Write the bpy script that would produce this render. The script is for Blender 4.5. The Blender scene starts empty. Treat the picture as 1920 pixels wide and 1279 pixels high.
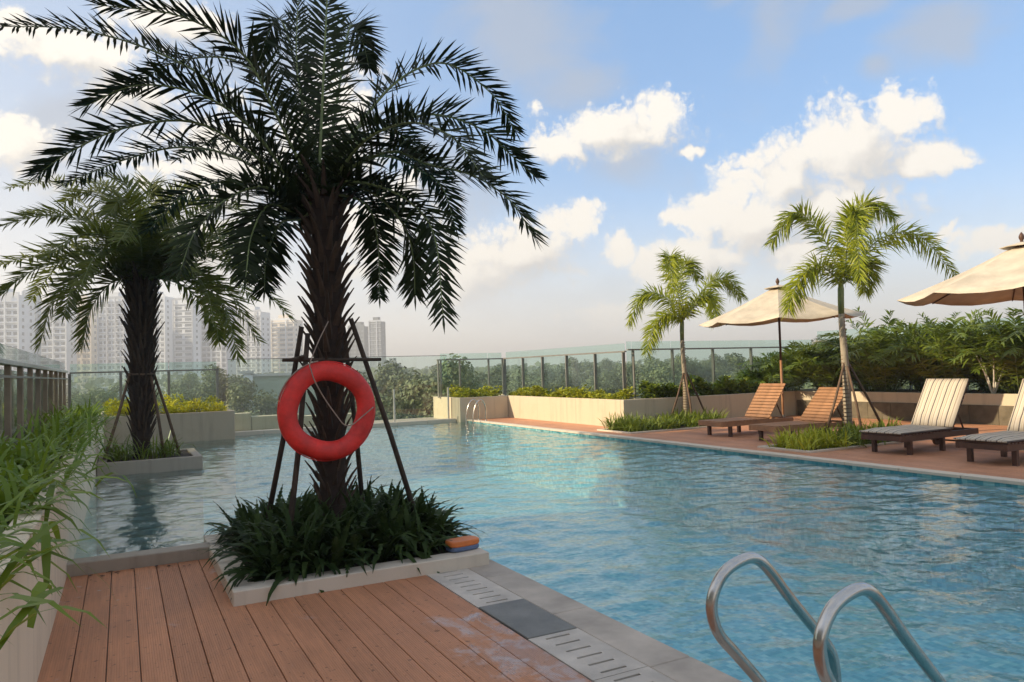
import bpy, math, random
from mathutils import Vector, Matrix, noise
R = math.radians
rng = random.Random(7)

# ------------------------------------------------------------------ camera
scene = bpy.context.scene
col = scene.collection
yaw, pitch, roll = R(27.78), R(2.2), R(-1.66)
fw = Vector((math.sin(yaw) * math.cos(pitch), math.cos(yaw) * math.cos(pitch), math.sin(pitch)))
r0 = Vector((math.cos(yaw), -math.sin(yaw), 0))
u0 = r0.cross(fw)
rt = r0 * math.cos(roll) + u0 * math.sin(roll)
upv = -r0 * math.sin(roll) + u0 * math.cos(roll)
cam_data = bpy.data.cameras.new('camera')
cam = bpy.data.objects.new('camera', cam_data)
col.objects.link(cam)
m = Matrix((rt, upv, -fw)).transposed().to_4x4()
m.translation = Vector((0, 0, 1.42))
cam.matrix_world = m
cam_data.sensor_width = 36
cam_data.lens = 36 * 1390 / 1920
cam_data.clip_start = 0.05
cam_data.clip_end = 9000
scene.camera = cam

# ------------------------------------------------------------------ sky and sun
SUN_EL, SUN_AZ = 25.0, -75.0          # degrees, azimuth from +Y towards +X
world = bpy.data.worlds.new('World')
scene.world = world
world.use_nodes = True
# clouds: (azimuth, elevation, half width, half height) in degrees
CUMULUS = [(53.0, 14.0, 5.2, 3.4), (56.2, 16.3, 2.0, 2.1), (51.2, 15.4, 2.8, 2.0), (48.8, 13.2, 3.3, 2.6), (44.7, 12.9, 2.3, 2.0), (43.0, 11.1, 3.3, 1.6), (47.2, 10.0, 5.6, 2.9), (52.2, 10.6, 5.0, 2.5), (57.3, 13.0, 2.8, 1.2), (40.6, 10.9, 1.4, 0.8), (36.1, 17.4, 6.4, 2.0), (40.0, 18.6, 2.3, 1.8), (32.0, 17.0, 2.9, 1.3), (41.7, 15.7, 1.1, 0.7), (36.4, 9.0, 1.5, 1.4), (32.8, 11.2, 2.6, 1.6), (28.4, 8.7, 5.3, 2.5), (25.0, 7.4, 4.5, 2.9), (38.8, 6.9, 2.0, 1.9), (42.5, 7.7, 3.7, 1.7), (61.3, 7.4, 2.9, 0.9), (58.8, 8.2, 0.8, 0.6), (-3.0, 21.2, 5.6, 1.7), (-5.7, 14.8, 2.8, 2.3), (0.5, 19.4, 3.6, 2.0), (7.1, 14.4, 6.2, 4.8), (3.6, 23.8, 4.3, 1.7), (15.1, 17.8, 4.2, 4.6), (18.2, 10.5, 4.8, 5.2), (5.2, 9.1, 5.5, 3.0), (37.2, 3.9, 5.7, 1.0), (49.3, 7.5, 4.1, 1.4)]
VEIL = [(54.7, 19.8, 1.6, 1.2), (53.8, 23.4, 2.9, 1.2), (29.3, 24.4, 7.8, 5.3), (33.4, 20.8, 4.9, 2.3), (58.6, 21.2, 5.2, 2.3), (-3.3, 16.9, 5.1, 3.3), (12.1, 22.3, 6.4, 5.1), (22.7, 14.4, 6.4, 5.2), (49.3, 9.1, 11.1, 4.1), (31.6, 4.9, 15.6, 3.3), (56.0, 4.8, 11.0, 2.8), (27.5, 7.1, 7.8, 4.1), (2.4, 10.8, 11.6, 5.4), (37.3, 15.5, 7.0, 2.4)]

class NT:
    """tiny helper around a node tree"""
    def __init__(self, tree):
        self.t = tree
    def n(self, typ, **kw):
        nd = self.t.nodes.new(typ)
        for k, v in kw.items():
            setattr(nd, k, v)
        return nd
    def link(self, a, b):
        self.t.links.new(a, b)
    def setin(self, sock, v):
        if isinstance(v, bpy.types.NodeSocket):
            self.link(v, sock)
        else:
            sock.default_value = v
    def math(self, op, a, b=0.0, c=0.0, clamp=False):
        nd = self.n('ShaderNodeMath', operation=op, use_clamp=clamp)
        self.setin(nd.inputs[0], a); self.setin(nd.inputs[1], b); self.setin(nd.inputs[2], c)
        return nd.outputs[0]
    def vmath(self, op, a, b=(0, 0, 0), scale=None):
        nd = self.n('ShaderNodeVectorMath', operation=op)
        self.setin(nd.inputs[0], a); self.setin(nd.inputs[1], b)
        if scale is not None:
            self.setin(nd.inputs['Scale'], scale)
        return nd.outputs['Value'] if op in ('LENGTH', 'DOT_PRODUCT', 'DISTANCE') else nd.outputs['Vector']
    def vmadd(self, a, b, c):
        nd = self.n('ShaderNodeVectorMath', operation='MULTIPLY_ADD')
        self.setin(nd.inputs[0], a); self.setin(nd.inputs[1], b); self.setin(nd.inputs[2], c)
        return nd.outputs['Vector']
    def noise(self, vec, scale, detail=3, rough=0.55, dist=0.0, dim='3D'):
        nd = self.n('ShaderNodeTexNoise', noise_dimensions=dim)
        if vec is not None:
            self.setin(nd.inputs['Vector'], vec)
        nd.inputs['Scale'].default_value = scale
        nd.inputs['Detail'].default_value = detail
        nd.inputs['Roughness'].default_value = rough
        nd.inputs['Distortion'].default_value = dist
        return nd.outputs['Fac']
    def ramp(self, fac, stops, interp='LINEAR'):
        nd = self.n('ShaderNodeValToRGB')
        cr = nd.color_ramp
        cr.interpolation = interp
        while len(cr.elements) < len(stops):
            cr.elements.new(0.5)
        for e, (p, c) in zip(cr.elements, stops):
            e.position = p
            e.color = (*c, 1) if len(c) == 3 else c
        self.setin(nd.inputs[0], fac)
        return nd.outputs[0]
    def mix(self, fac, a, b, blend='MIX'):
        nd = self.n('ShaderNodeMix', data_type='RGBA', blend_type=blend)
        self.setin(nd.inputs[0], fac)
        for s, v in ((nd.inputs[6], a), (nd.inputs[7], b)):
            if isinstance(v, tuple) and len(v) == 3:
                v = (*v, 1)
            self.setin(s, v)
        return nd.outputs[2]
    def smooth(self, v, lo, hi, a=0.0, b=1.0):
        nd = self.n('ShaderNodeMapRange', interpolation_type='SMOOTHSTEP')
        self.setin(nd.inputs[0], v)
        for i, x in enumerate((lo, hi, a, b)):
            self.setin(nd.inputs[1 + i], x)
        return nd.outputs[0]
    def xyz(self, v):
        nd = self.n('ShaderNodeSeparateXYZ')
        self.setin(nd.inputs[0], v)
        return nd.outputs
    def comb(self, x, y, z):
        nd = self.n('ShaderNodeCombineXYZ')
        for i, v in enumerate((x, y, z)):
            self.setin(nd.inputs[i], v)
        return nd.outputs[0]

def cloud_group(name, blobs, detail):
    """(azimuth, elevation) in degrees -> cumulus density field"""
    g = bpy.data.node_groups.new(name, 'ShaderNodeTree')
    g.interface.new_socket('P', in_out='INPUT', socket_type='NodeSocketVector')
    g.interface.new_socket('D', in_out='OUTPUT', socket_type='NodeSocketFloat')
    g.interface.new_socket('F', in_out='OUTPUT', socket_type='NodeSocketFloat')
    t = NT(g)
    P = t.n('NodeGroupInput').outputs[0]
    go = t.n('NodeGroupOutput')
    w1 = t.n('ShaderNodeTexNoise', noise_dimensions='2D')
    t.setin(w1.inputs['Vector'], P)
    w1.inputs['Scale'].default_value = 0.35
    w1.inputs['Detail'].default_value = 3
    warp = t.vmath('SCALE', t.vmath('SUBTRACT', w1.outputs['Color'], (0.5, 0.5, 0.5)), scale=2.6)
    Q = t.vmath('MULTIPLY', t.vmath('ADD', P, warp), (1, 1, 0))
    f = None
    for az, el, rx, ry in blobs:
        d = t.vmath('LENGTH', t.vmadd(Q, (1 / rx, 1 / ry, 0), (-az / rx, -el / ry, 0)))
        f = d if f is None else t.math('SMOOTH_MIN', f, d, 0.3)
    f = t.math('MULTIPLY_ADD', f, -1.0, 1.0)
    # sky goes on outside the frame; unseen cloud cover raised to light the foreground
    x, y, z = t.xyz(P)
    outside = t.math('MAXIMUM', t.smooth(x, 66, 80), t.smooth(x, -10, -24))
    outside = t.math('MAXIMUM', outside, t.smooth(y, 28, 38))
    big = t.math('MULTIPLY', t.math('SUBTRACT', t.noise(t.vmath('MULTIPLY', P, (1, 1.8, 0)), 0.075, 3, 0.5, 0, '2D'), 0.47), 5.0)
    far = t.math('MULTIPLY_ADD', outside, 4.0, -4.0)
    f = t.math('MAXIMUM', f, t.math('ADD', big, far))
    n1 = t.noise(P, 0.42, detail, 0.54, 0.0, '2D')
    if detail > 4:
        n2 = t.noise(t.vmath('ADD', P, t.vmath('SCALE', warp, scale=0.3)), 0.85, 4, 0.6, 0.0, '2D')
        bil = t.math('MULTIPLY_ADD', t.math('ABSOLUTE', t.math('MULTIPLY_ADD', n2, 2.0, -1.0)), 1.0, 0.12)
    else:
        bil = 0.26
    d = t.math('ADD', t.math('ADD', f, bil), t.math('MULTIPLY_ADD', n1, 1.5, -0.80))
    t.link(d, go.inputs[0])
    t.link(f, go.inputs[1])
    return g

def build_world():
    t = NT(world.node_tree)
    t.t.nodes.clear()
    sky = t.n('ShaderNodeTexSky', sky_type='NISHITA', sun_disc=False)
    sky.sun_elevation = R(SUN_EL)
    sky.sun_rotation = R(SUN_AZ)
    sky.altitude = 20
    sky.air_density = 1.0
    sky.dust_density = 0.6
    sky.ozone_density = 2.5
    v = t.n('ShaderNodeTexCoord').outputs['Generated']
    x, y, z = t.xyz(t.vmath('NORMALIZE', v))
    az = t.math('MULTIPLY', t.math('ARCTAN2', x, y), 180 / math.pi)
    el = t.math('MULTIPLY', t.math('ARCSINE', z), 180 / math.pi)
    P = t.comb(az, el, 0)
    g0 = cloud_group('cloud_density', CUMULUS, 6)
    g1 = cloud_group('cloud_density_towards_sun', [c for c in CUMULUS if c[2] * c[3] > 6], 3)
    def dens(g, vec):
        nd = t.n('ShaderNodeGroup', node_tree=g)
        t.setin(nd.inputs[0], vec)
        return nd.outputs
    d0, f0 = dens(g0, P)
    d1, f1 = dens(g1, t.vmath('ADD', P, (-0.9, 0.9, 0)))
    # crisp on the sunny side, dissolving on the lee side
    side = t.smooth(t.math('SUBTRACT', f0, f1), -0.35, 0.35)
    alpha = t.smooth(d0, 0.0, t.math('MULTIPLY_ADD', side, -0.40, 1.05))
    lit = t.smooth(t.math('SUBTRACT', d0, d1), -0.75, 0.75)
    lit = t.math('MULTIPLY_ADD', side, 0.5, t.math('MULTIPLY', lit, 0.5), clamp=True)
    ccol = t.ramp(lit, [(0.0, CLOUD_SHADE), (0.45, CLOUD_MID), (0.85, CLOUD_LIT)])
    # soft veils
    vz = t.noise(t.vmath('MULTIPLY', P, (1, 1.5, 0)), 0.16, 5, 0.55, 0.3, '2D')
    f = None
    for a_, e_, rx, ry in VEIL:
        s = t.vmath('LENGTH', t.vmadd(P, (1 / rx, 1 / ry, 0), (-a_ / rx, -e_ / ry, 0)))
        f = s if f is None else t.math('SMOOTH_MIN', f, s, 0.3)
    f = t.math('MULTIPLY_ADD', f, -1.0, 1.0)
    f = t.math('MAXIMUM', f, t.math('MULTIPLY', t.math('SUBTRACT', t.noise(P, 0.05, 3, 0.5, 0, '2D'), 0.64), 3.0))
    veil = t.math('MULTIPLY', t.smooth(t.math('ADD', f, t.math('MULTIPLY', t.math('SUBTRACT', vz, 0.5), 1.8)), -0.1, 0.9), t.smooth(el, 5.0, 16.0, 0.2, 0.66))
    # moist air near the horizon
    low = t.math('MULTIPLY', t.math('POWER', t.math('SUBTRACT', 1.0, t.smooth(el, -3.0, t.smooth(az, 40.0, -5.0, 17.0, 25.0))), 1.3), 0.92)
    c = t.mix(0.68, sky.outputs[0], SKY_BLUE)
    c = t.mix(t.math('MULTIPLY', t.math('MULTIPLY', t.smooth(az, 42.0, -40.0), t.smooth(az, -75.0, -20.0)), 0.9), c, SUNWARD)
    c = t.mix(low, c, HORIZON)
    c = t.mix(veil, c, VEIL_COL)
    c = t.mix(t.math('MULTIPLY', alpha, t.smooth(el, 0.5, 9.0, 0.3, 0.95)), c, ccol)
    bg = t.n('ShaderNodeBackground')
    t.link(c, bg.inputs[0])
    bg.inputs[1].default_value = SKY_STRENGTH
    t.link(bg.outputs[0], t.n('ShaderNodeOutputWorld').inputs[0])

HAZE_DENSITY = 0.0012
SKY_STRENGTH = 0.11
# radiances in the sky texture's own units (times SKY_STRENGTH)
CLOUD_LIT = (2.85, 2.66, 2.36)
CLOUD_MID = (2.3, 2.16, 1.97)
CLOUD_SHADE = (1.72, 1.68, 1.62)
VEIL_COL = (1.22, 1.33, 1.52)
HORIZON = (2.95, 2.74, 2.48)
SUNWARD = (1.7, 1.84, 2.06)
SKY_BLUE = (0.34, 0.80, 1.50)
build_world()
world.cycles.sampling_method = 'NONE'

sun_data = bpy.data.lights.new('sun', 'SUN')
sun_data.energy = 2.0
sun_data.angle = R(0.5)
sun_data.color = (1.0, 0.81, 0.55)
sun = bpy.data.objects.new('sun', sun_data)
col.objects.link(sun)
sdir = Vector((math.sin(R(SUN_AZ)) * math.cos(R(SUN_EL)), math.cos(R(SUN_AZ)) * math.cos(R(SUN_EL)), math.sin(R(SUN_EL))))
sun.rotation_euler = sdir.to_track_quat('Z', 'Y').to_euler()
sun.location = sdir * 60

vs = scene.view_settings
vs.view_transform = 'Standard'
vs.look = 'None'
vs.exposure = 1.9
vs.gamma = 1.0
vs.use_curve_mapping = False
cy = scene.cycles
cy.use_denoising = True
cy.max_bounces = 8
cy.diffuse_bounces = 3
cy.glossy_bounces = 3
cy.transmission_bounces = 4
cy.transparent_max_bounces = 24
cy.volume_bounces = 0
cy.caustics_reflective = False
cy.caustics_refractive = False
cy.sample_clamp_indirect = 6

# ------------------------------------------------------------------ materials
MATS = {}
def pmat(name, base, rough=0.6, var=0.25, nscale=6.0, bump=0.0, bscale=40.0, spec=0.4, metal=0.0, second=None, coords='Object', objvar=0.0):
    """procedural: noise-varied colour, roughness and fine relief"""
    mt = bpy.data.materials.new(name)
    mt.use_nodes = True
    t = NT(mt.node_tree)
    b = mt.node_tree.nodes['Principled BSDF']
    co = t.n('ShaderNodeTexCoord').outputs[coords] if coords != 'World' else t.n('ShaderNodeNewGeometry').outputs['Position']
    n1 = t.noise(co, nscale, 5, 0.6)
    dark = tuple(max(0, c * (1 - var)) for c in base)
    lite = tuple(min(1, c * (1 + var)) for c in (second or base))
    c = t.ramp(n1, [(0.3, dark), (0.7, lite)])
    if objvar:
        oi = t.n('ShaderNodeObjectInfo').outputs['Random']
        k = t.math('ADD', t.math('MULTIPLY', oi, 2 * objvar), 1 - objvar)
        hs = t.n('ShaderNodeHueSaturation')
        t.link(c, hs.inputs['Color']); t.link(k, hs.inputs['Value'])
        c = hs.outputs[0]
    t.link(c, b.inputs['Base Color'])
    t.link(t.math('ADD', t.math('MULTIPLY', n1, 0.25), rough - 0.12), b.inputs['Roughness'])
    b.inputs['Specular IOR Level'].default_value = spec
    b.inputs['Metallic'].default_value = metal
    if bump:
        bp = t.n('ShaderNodeBump')
        bp.inputs['Strength'].default_value = bump
        bp.inputs['Distance'].default_value = 0.01
        t.link(t.noise(co, bscale, 4, 0.6), bp.inputs['Height'])
        t.link(bp.outputs[0], b.inputs['Normal'])
    MATS[name] = mt
    return mt

def leafmat(name, base, second, trans=0.3, rough=0.45, var_scale=1.5, objvar=0.15, spec=0.35):
    mt = bpy.data.materials.new(name)
    mt.use_nodes = True
    t = NT(mt.node_tree)
    b = mt.node_tree.nodes['Principled BSDF']
    g = t.n('ShaderNodeNewGeometry')
    isl = g.outputs['Random Per Island']
    n = t.noise(g.outputs['Position'], var_scale, 2, 0.5)
    k = t.math('ADD', t.math('MULTIPLY', isl, 0.6), t.math('MULTIPLY', t.math('SUBTRACT', n, 0.3), 0.9), clamp=True)
    c = t.mix(k, base, second)
    oi = t.n('ShaderNodeObjectInfo').outputs['Random']
    hs = t.n('ShaderNodeHueSaturation')
    t.link(c, hs.inputs['Color'])
    t.link(t.math('ADD', t.math('MULTIPLY', oi, 2 * objvar), 1 - objvar), hs.inputs['Value'])
    c = hs.outputs[0]
    t.link(c, b.inputs['Base Color'])
    b.inputs['Roughness'].default_value = rough
    b.inputs['Specular IOR Level'].default_value = spec
    tr = t.n('ShaderNodeBsdfTranslucent')
    t.link(t.mix(0.5, c, (0.30, 0.36, 0.03), 'MIX') if trans > 0.25 else c, tr.inputs[0])
    mx = t.n('ShaderNodeMixShader')
    mx.inputs[0].default_value = trans
    t.link(b.outputs[0], mx.inputs[1]); t.link(tr.outputs[0], mx.inputs[2])
    o = mt.node_tree.nodes['Material Output']
    t.link(mx.outputs[0], o.inputs[0])
    MATS[name] = mt
    return mt

def glassmat(name, tint=(0.86, 0.95, 0.92), refl=1.0):
    mt = bpy.data.materials.new(name)
    mt.use_nodes = True
    t = NT(mt.node_tree)
    t.t.nodes.clear()
    tr = t.n('ShaderNodeBsdfTransparent')
    tr.inputs[0].default_value = (*tint, 1)
    gl = t.n('ShaderNodeBsdfGlossy')
    gl.inputs['Roughness'].default_value = 0.02
    lw = t.n('ShaderNodeLayerWeight')
    lw.inputs[0].default_value = 0.5
    schlick = t.math('MULTIPLY_ADD', t.math('POWER', lw.outputs['Facing'], 5.0), 0.96, 0.04)
    mx = t.n('ShaderNodeMixShader')
    smudge = t.noise(t.n('ShaderNodeNewGeometry').outputs['Position'], 2.0, 4, 0.6)
    fac = t.math('MULTIPLY', schlick, t.math('ADD', t.math('MULTIPLY', smudge, 0.4), refl - 0.2), clamp=True)
    t.link(fac, mx.inputs[0])
    t.link(tr.outputs[0], mx.inputs[1]); t.link(gl.outputs[0], mx.inputs[2])
    t.link(mx.outputs[0], t.n('ShaderNodeOutputMaterial').inputs[0])
    MATS[name] = mt
    return mt

def deckmat(name, base, wet=False, axis=0):
    """grooved composite boards; long grain along Y, faint dirt and drip stains"""
    mt = bpy.data.materials.new(name)
    mt.use_nodes = True
    t = NT(mt.node_tree)
    b = mt.node_tree.nodes['Principled BSDF']
    pos = t.n('ShaderNodeNewGeometry').outputs['Position']
    x, y, z = t.xyz(pos)
    grain = t.noise(t.vmath('MULTIPLY', pos, (60, 2.2, 1)), 1.0, 4, 0.6)
    blot = t.noise(pos, 1.7, 4, 0.6)
    spots = t.noise(pos, 26, 2, 0.5)
    oi = t.n('ShaderNodeObjectInfo').outputs['Random']
    k = t.math('ADD', t.math('MULTIPLY', grain, 0.5), t.math('MULTIPLY', blot, 0.5))
    c = t.ramp(k, [(0.3, tuple(v * 0.72 for v in base)), (0.7, tuple(min(1, v * 1.25) for v in base))])
    hs = t.n('ShaderNodeHueSaturation')
    t.link(c, hs.inputs['Color'])
    t.link(t.math('ADD', t.math('MULTIPLY', oi, 0.22), 0.89), hs.inputs['Value'])
    c = hs.outputs[0]
    c = t.mix(t.math('MULTIPLY', t.smooth(spots, 0.64, 0.72), 0.7), c, tuple(v * 0.3 for v in base))
    rough = t.math('ADD', t.math('MULTIPLY', blot, 0.2), 0.5)
    if wet:
        # splashed water beside the pool coping; its pale sky reflection is painted as colour
        w = t.noise(t.vmath('MULTIPLY', pos, (2.6, 1.5, 1)), 1.6, 4, 0.6, 0.6)
        edge = t.math('MULTIPLY', t.smooth(x, 1.25, 1.8), t.smooth(y, 4.5, 3.4))
        wetm = t.smooth(t.math('ADD', w, t.math('MULTIPLY', edge, 0.42)), 0.80, 0.86)
        sheen = t.noise(pos, 7.0, 4, 0.65, 0.4)
        fm = t.math('MULTIPLY', t.math('MULTIPLY', t.smooth(t.math('ADD', w, t.math('MULTIPLY', edge, 0.3)), 0.6, 0.8), t.smooth(sheen, 0.44, 0.60)), 0.85)
        c = t.mix(fm, c, (0.50, 0.41, 0.39))
        c = t.mix(t.math('MULTIPLY', wetm, 0.35), c, tuple(v * 0.5 for v in base))
        rough = t.math('SUBTRACT', rough, t.math('MULTIPLY', wetm, 0.42))
        # droppings near the pool kerb
        dr = t.math('MULTIPLY', t.smooth(t.noise(pos, 9.0, 2, 0.5), 0.70, 0.74), t.math('MULTIPLY', t.smooth(y, 5.2, 5.6), t.smooth(x, 0.62, 0.3)))
        c = t.mix(t.math('MULTIPLY', dr, 0.7), c, (0.5, 0.46, 0.42))
    t.link(c, b.inputs['Base Color'])
    t.link(rough, b.inputs['Roughness'])
    b.inputs['Specular IOR Level'].default_value = 0.35
    groove = t.math('SINE', t.math('MULTIPLY', x, 2 * math.pi / 0.0115))
    h = t.math('ADD', t.math('MULTIPLY', t.smooth(groove, -0.6, 0.2), 0.8), t.math('MULTIPLY', grain, 0.5))
    bp = t.n('ShaderNodeBump')
    bp.inputs['Strength'].default_value = 0.5
    bp.inputs['Distance'].default_value = 0.003
    t.link(h, bp.inputs['Height']); t.link(bp.outputs[0], b.inputs['Normal'])
    MATS[name] = mt
    return mt

def wallmat(name, base, streak=0.25):
    """painted / rendered concrete with rain streaks and stains"""
    mt = bpy.data.materials.new(name)
    mt.use_nodes = True
    t = NT(mt.node_tree)
    b = mt.node_tree.nodes['Principled BSDF']
    pos = t.n('ShaderNodeNewGeometry').outputs['Position']
    s = t.noise(t.vmath('MULTIPLY', pos, (7, 7, 0.5)), 1.0, 5, 0.65)
    blot = t.noise(pos, 2.2, 5, 0.6)
    fine = t.noise(pos, 60, 3, 0.6)
    c = t.mix(t.math('MULTIPLY', t.smooth(s, 0.48, 0.72), streak), base, tuple(v * 0.62 for v in base))
    c = t.mix(t.math('MULTIPLY', t.smooth(blot, 0.5, 0.75), 0.3), c, (base[0] * 0.75, base[1] * 0.72, base[2] * 0.66))
    c = t.mix(t.math('MULTIPLY', fine, 0.14), c, tuple(min(1, v * 1.2) for v in base))
    t.link(c, b.inputs['Base Color'])
    b.inputs['Roughness'].default_value = 0.8
    b.inputs['Specular IOR Level'].default_value = 0.25
    bp = t.n('ShaderNodeBump')
    bp.inputs['Strength'].default_value = 0.25
    bp.inputs['Distance'].default_value = 0.004
    t.link(t.math('ADD', fine, blot), bp.inputs['Height']); t.link(bp.outputs[0], b.inputs['Normal'])
    MATS[name] = mt
    return mt

def watermat():
    mt = bpy.data.materials.new('pool water')
    mt.use_nodes = True
    t = NT(mt.node_tree)
    t.t.nodes.clear()
    pos = t.n('ShaderNodeNewGeometry').outputs['Position']
    n1 = t.noise(t.vmath('MULTIPLY', pos, (1.0, 1.35, 1)), 9.0, 3, 0.55, 0.5)
    n2 = t.noise(pos, 22.0, 2, 0.5, 0.2)
    h = t.math('ADD', t.math('MULTIPLY', n1, 1.0), t.math('MULTIPLY', n2, 0.30))
    bp = t.n('ShaderNodeBump')
    bp.inputs['Strength'].default_value = 1.0
    bp.inputs['Distance'].default_value = 0.007
    t.link(h, bp.inputs['Height'])
    tr = t.n('ShaderNodeBsdfTransparent')
    tr.inputs[0].default_value = (0.86, 0.97, 0.98, 1)
    rf = t.n('ShaderNodeBsdfRefraction')
    rf.inputs[0].default_value = (0.86, 0.97, 0.98, 1)
    rf.inputs['IOR'].default_value = 1.33
    rf.inputs['Roughness'].default_value = 0.0
    t.link(bp.outputs[0], rf.inputs['Normal'])
    under = t.n('ShaderNodeMixShader')
    under.inputs[0].default_value = 0.22
    t.link(tr.outputs[0], under.inputs[1]); t.link(rf.outputs[0], under.inputs[2])
    gl = t.n('ShaderNodeBsdfGlossy')
    gl.inputs['Roughness'].default_value = 0.0
    t.link(bp.outputs[0], gl.inputs['Normal'])
    lw = t.n('ShaderNodeLayerWeight')
    lw.inputs[0].default_value = 0.5
    t.link(bp.outputs[0], lw.inputs['Normal'])
    schlick = t.math('MULTIPLY_ADD', t.math('POWER', lw.outputs['Facing'], 4.2), 0.98, 0.02, clamp=True)
    mx = t.n('ShaderNodeMixShader')
    t.link(schlick, mx.inputs[0])
    t.link(under.outputs[0], mx.inputs[1]); t.link(gl.outputs[0], mx.inputs[2])
    t.link(mx.outputs[0], t.n('ShaderNodeOutputMaterial').inputs[0])
    MATS['water'] = mt
    return mt

def basinmat():
    """small square glass mosaic, a scatter of blues"""
    mt = bpy.data.materials.new('pool mosaic')
    mt.use_nodes = True
    t = NT(mt.node_tree)
    b = mt.node_tree.nodes['Principled BSDF']
    pos = t.n('ShaderNodeNewGeometry').outputs['Position']
    vz = t.n('ShaderNodeTexVoronoi', distance='CHEBYCHEV')
    t.setin(vz.inputs['Vector'], pos)
    vz.inputs['Scale'].default_value = 16
    vz.inputs['Randomness'].default_value = 0.0
    k = t.xyz(vz.outputs['Color'])[0]
    cell = t.n('ShaderNodeTexWhiteNoise')
    t.link(vz.outputs['Position'], cell.inputs[0])
    patch = t.noise(pos, 0.8, 3, 0.5)
    k = t.math('ADD', t.math('MULTIPLY', cell.outputs[0], 0.55), t.math('MULTIPLY', patch, 0.45))
    c = t.ramp(k, [(0.1, (0.045, 0.29, 0.38)), (0.5, (0.17, 0.51, 0.57)), (0.9, (0.50, 0.78, 0.75))])
    grout = t.smooth(vz.outputs['Distance'], 0.44, 0.48)
    c = t.mix(t.math('MULTIPLY', grout, 0.6), c, (0.35, 0.5, 0.55))
    t.link(c, b.inputs['Base Color'])
    b.inputs['Roughness'].default_value = 0.5
    MATS['basin'] = mt
    return mt

deckmat('deck near', (0.50, 0.220, 0.110), wet=True)
deckmat('deck far', (0.52, 0.25, 0.14))
wallmat('cream wall', (0.55, 0.475, 0.35), 0.5)
wallmat('grey render', (0.46, 0.375, 0.275), 0.45)
wallmat('planter render', (0.76, 0.63, 0.47), 0.5)
wallmat('kerb stone', (0.60, 0.52, 0.42), 0.3)
wallmat('kerb dark', (0.38, 0.325, 0.26), 0.45)
pmat('coping stone', (0.43, 0.365, 0.30), 0.75, 0.25, 3.0, 0.2, 50, coords='World', objvar=0.12)
pmat('drain stone', (0.50, 0.44, 0.375), 0.75, 0.22, 4.0, 0.25, 60, coords='World', objvar=0.1)
pmat('cover slate', (0.165, 0.16, 0.145), 0.6, 0.25, 5.0, 0.2, 70, coords='World')
pmat('drain void', (0.012, 0.012, 0.012), 0.9)
pmat('soil', (0.045, 0.03, 0.02), 0.95, 0.4, 12, 0.6, 30)
watermat(); basinmat()
glassmat('fence glass')
glassmat('clear glass', (0.91, 0.965, 0.945))
pmat('fence metal', (0.22, 0.21, 0.19), 0.45, 0.15, 5, metal=0.4)
pmat('fence fin', (0.26, 0.19, 0.13), 0.6, 0.25, 4, 0.1)
pmat('rail pale', (0.55, 0.52, 0.45), 0.5, 0.15, 3)
pmat('steel', (0.50, 0.48, 0.45), 0.22, 0.12, 9, metal=1.0, spec=0.5)
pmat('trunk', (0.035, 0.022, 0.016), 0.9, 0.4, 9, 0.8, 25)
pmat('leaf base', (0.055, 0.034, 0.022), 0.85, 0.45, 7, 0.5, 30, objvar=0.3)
pmat('grey bark', (0.30, 0.255, 0.19), 0.75, 0.25, 5, 0.4, 25)
pmat('crown shaft', (0.16, 0.20, 0.07), 0.5, 0.3, 5)
pmat('stake', (0.15, 0.095, 0.06), 0.8, 0.4, 9, 0.5, 30, objvar=0.25)
pmat('stake dark', (0.06, 0.040, 0.028), 0.85, 0.4, 9, 0.5, 30)
pmat('rope', (0.34, 0.25, 0.20), 0.85, 0.2, 40)
pmat('ring red', (0.66, 0.032, 0.024), 0.5, 0.32, 7, 0.25, 45, spec=0.45)
pmat('float orange', (0.62, 0.17, 0.04), 0.5, 0.15, 9)
pmat('float blue', (0.10, 0.14, 0.24), 0.55, 0.15, 9)
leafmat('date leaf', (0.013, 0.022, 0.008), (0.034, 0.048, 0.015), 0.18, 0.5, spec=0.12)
leafmat('date leaf sunlit', (0.042, 0.065, 0.012), (0.135, 0.145, 0.024), 0.26, 0.5, spec=0.2)  # lighter copy of the date leaf; part sunlight put into its colour
leafmat('fox leaf', (0.13, 0.20, 0.010), (0.42, 0.43, 0.016), 0.35, 0.45)
leafmat('fern', (0.014, 0.028, 0.008), (0.050, 0.078, 0.020), 0.2, 0.55, spec=0.1)
leafmat('strap leaf', (0.075, 0.15, 0.012), (0.23, 0.31, 0.028), 0.35, 0.4)
leafmat('gold leaf', (0.40, 0.40, 0.015), (0.68, 0.62, 0.03), 0.24, 0.5)
leafmat('lime leaf', (0.24, 0.28, 0.014), (0.56, 0.54, 0.035), 0.26, 0.5)
leafmat('green leaf', (0.09, 0.15, 0.018), (0.30, 0.36, 0.045), 0.3, 0.45)
leafmat('areca leaf', (0.040, 0.085, 0.012), (0.21, 0.27, 0.034), 0.3, 0.4)
leafmat('tree leaf', (0.095, 0.12, 0.06), (0.20, 0.22, 0.11), 0.2, 0.6, 0.15, 0.3)
pmat('tree bark', (0.10, 0.08, 0.06), 0.9, 0.3, 2)
pmat('teak', (0.31, 0.16, 0.08), 0.55, 0.25, 6, 0.15, 40, objvar=0.12)
pmat('dark teak', (0.085, 0.040, 0.025), 0.5, 0.3, 6)
pmat('canvas', (0.51, 0.45, 0.36), 0.9, 0.20, 2.5, 0.1, 120, objvar=0.05)

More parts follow.
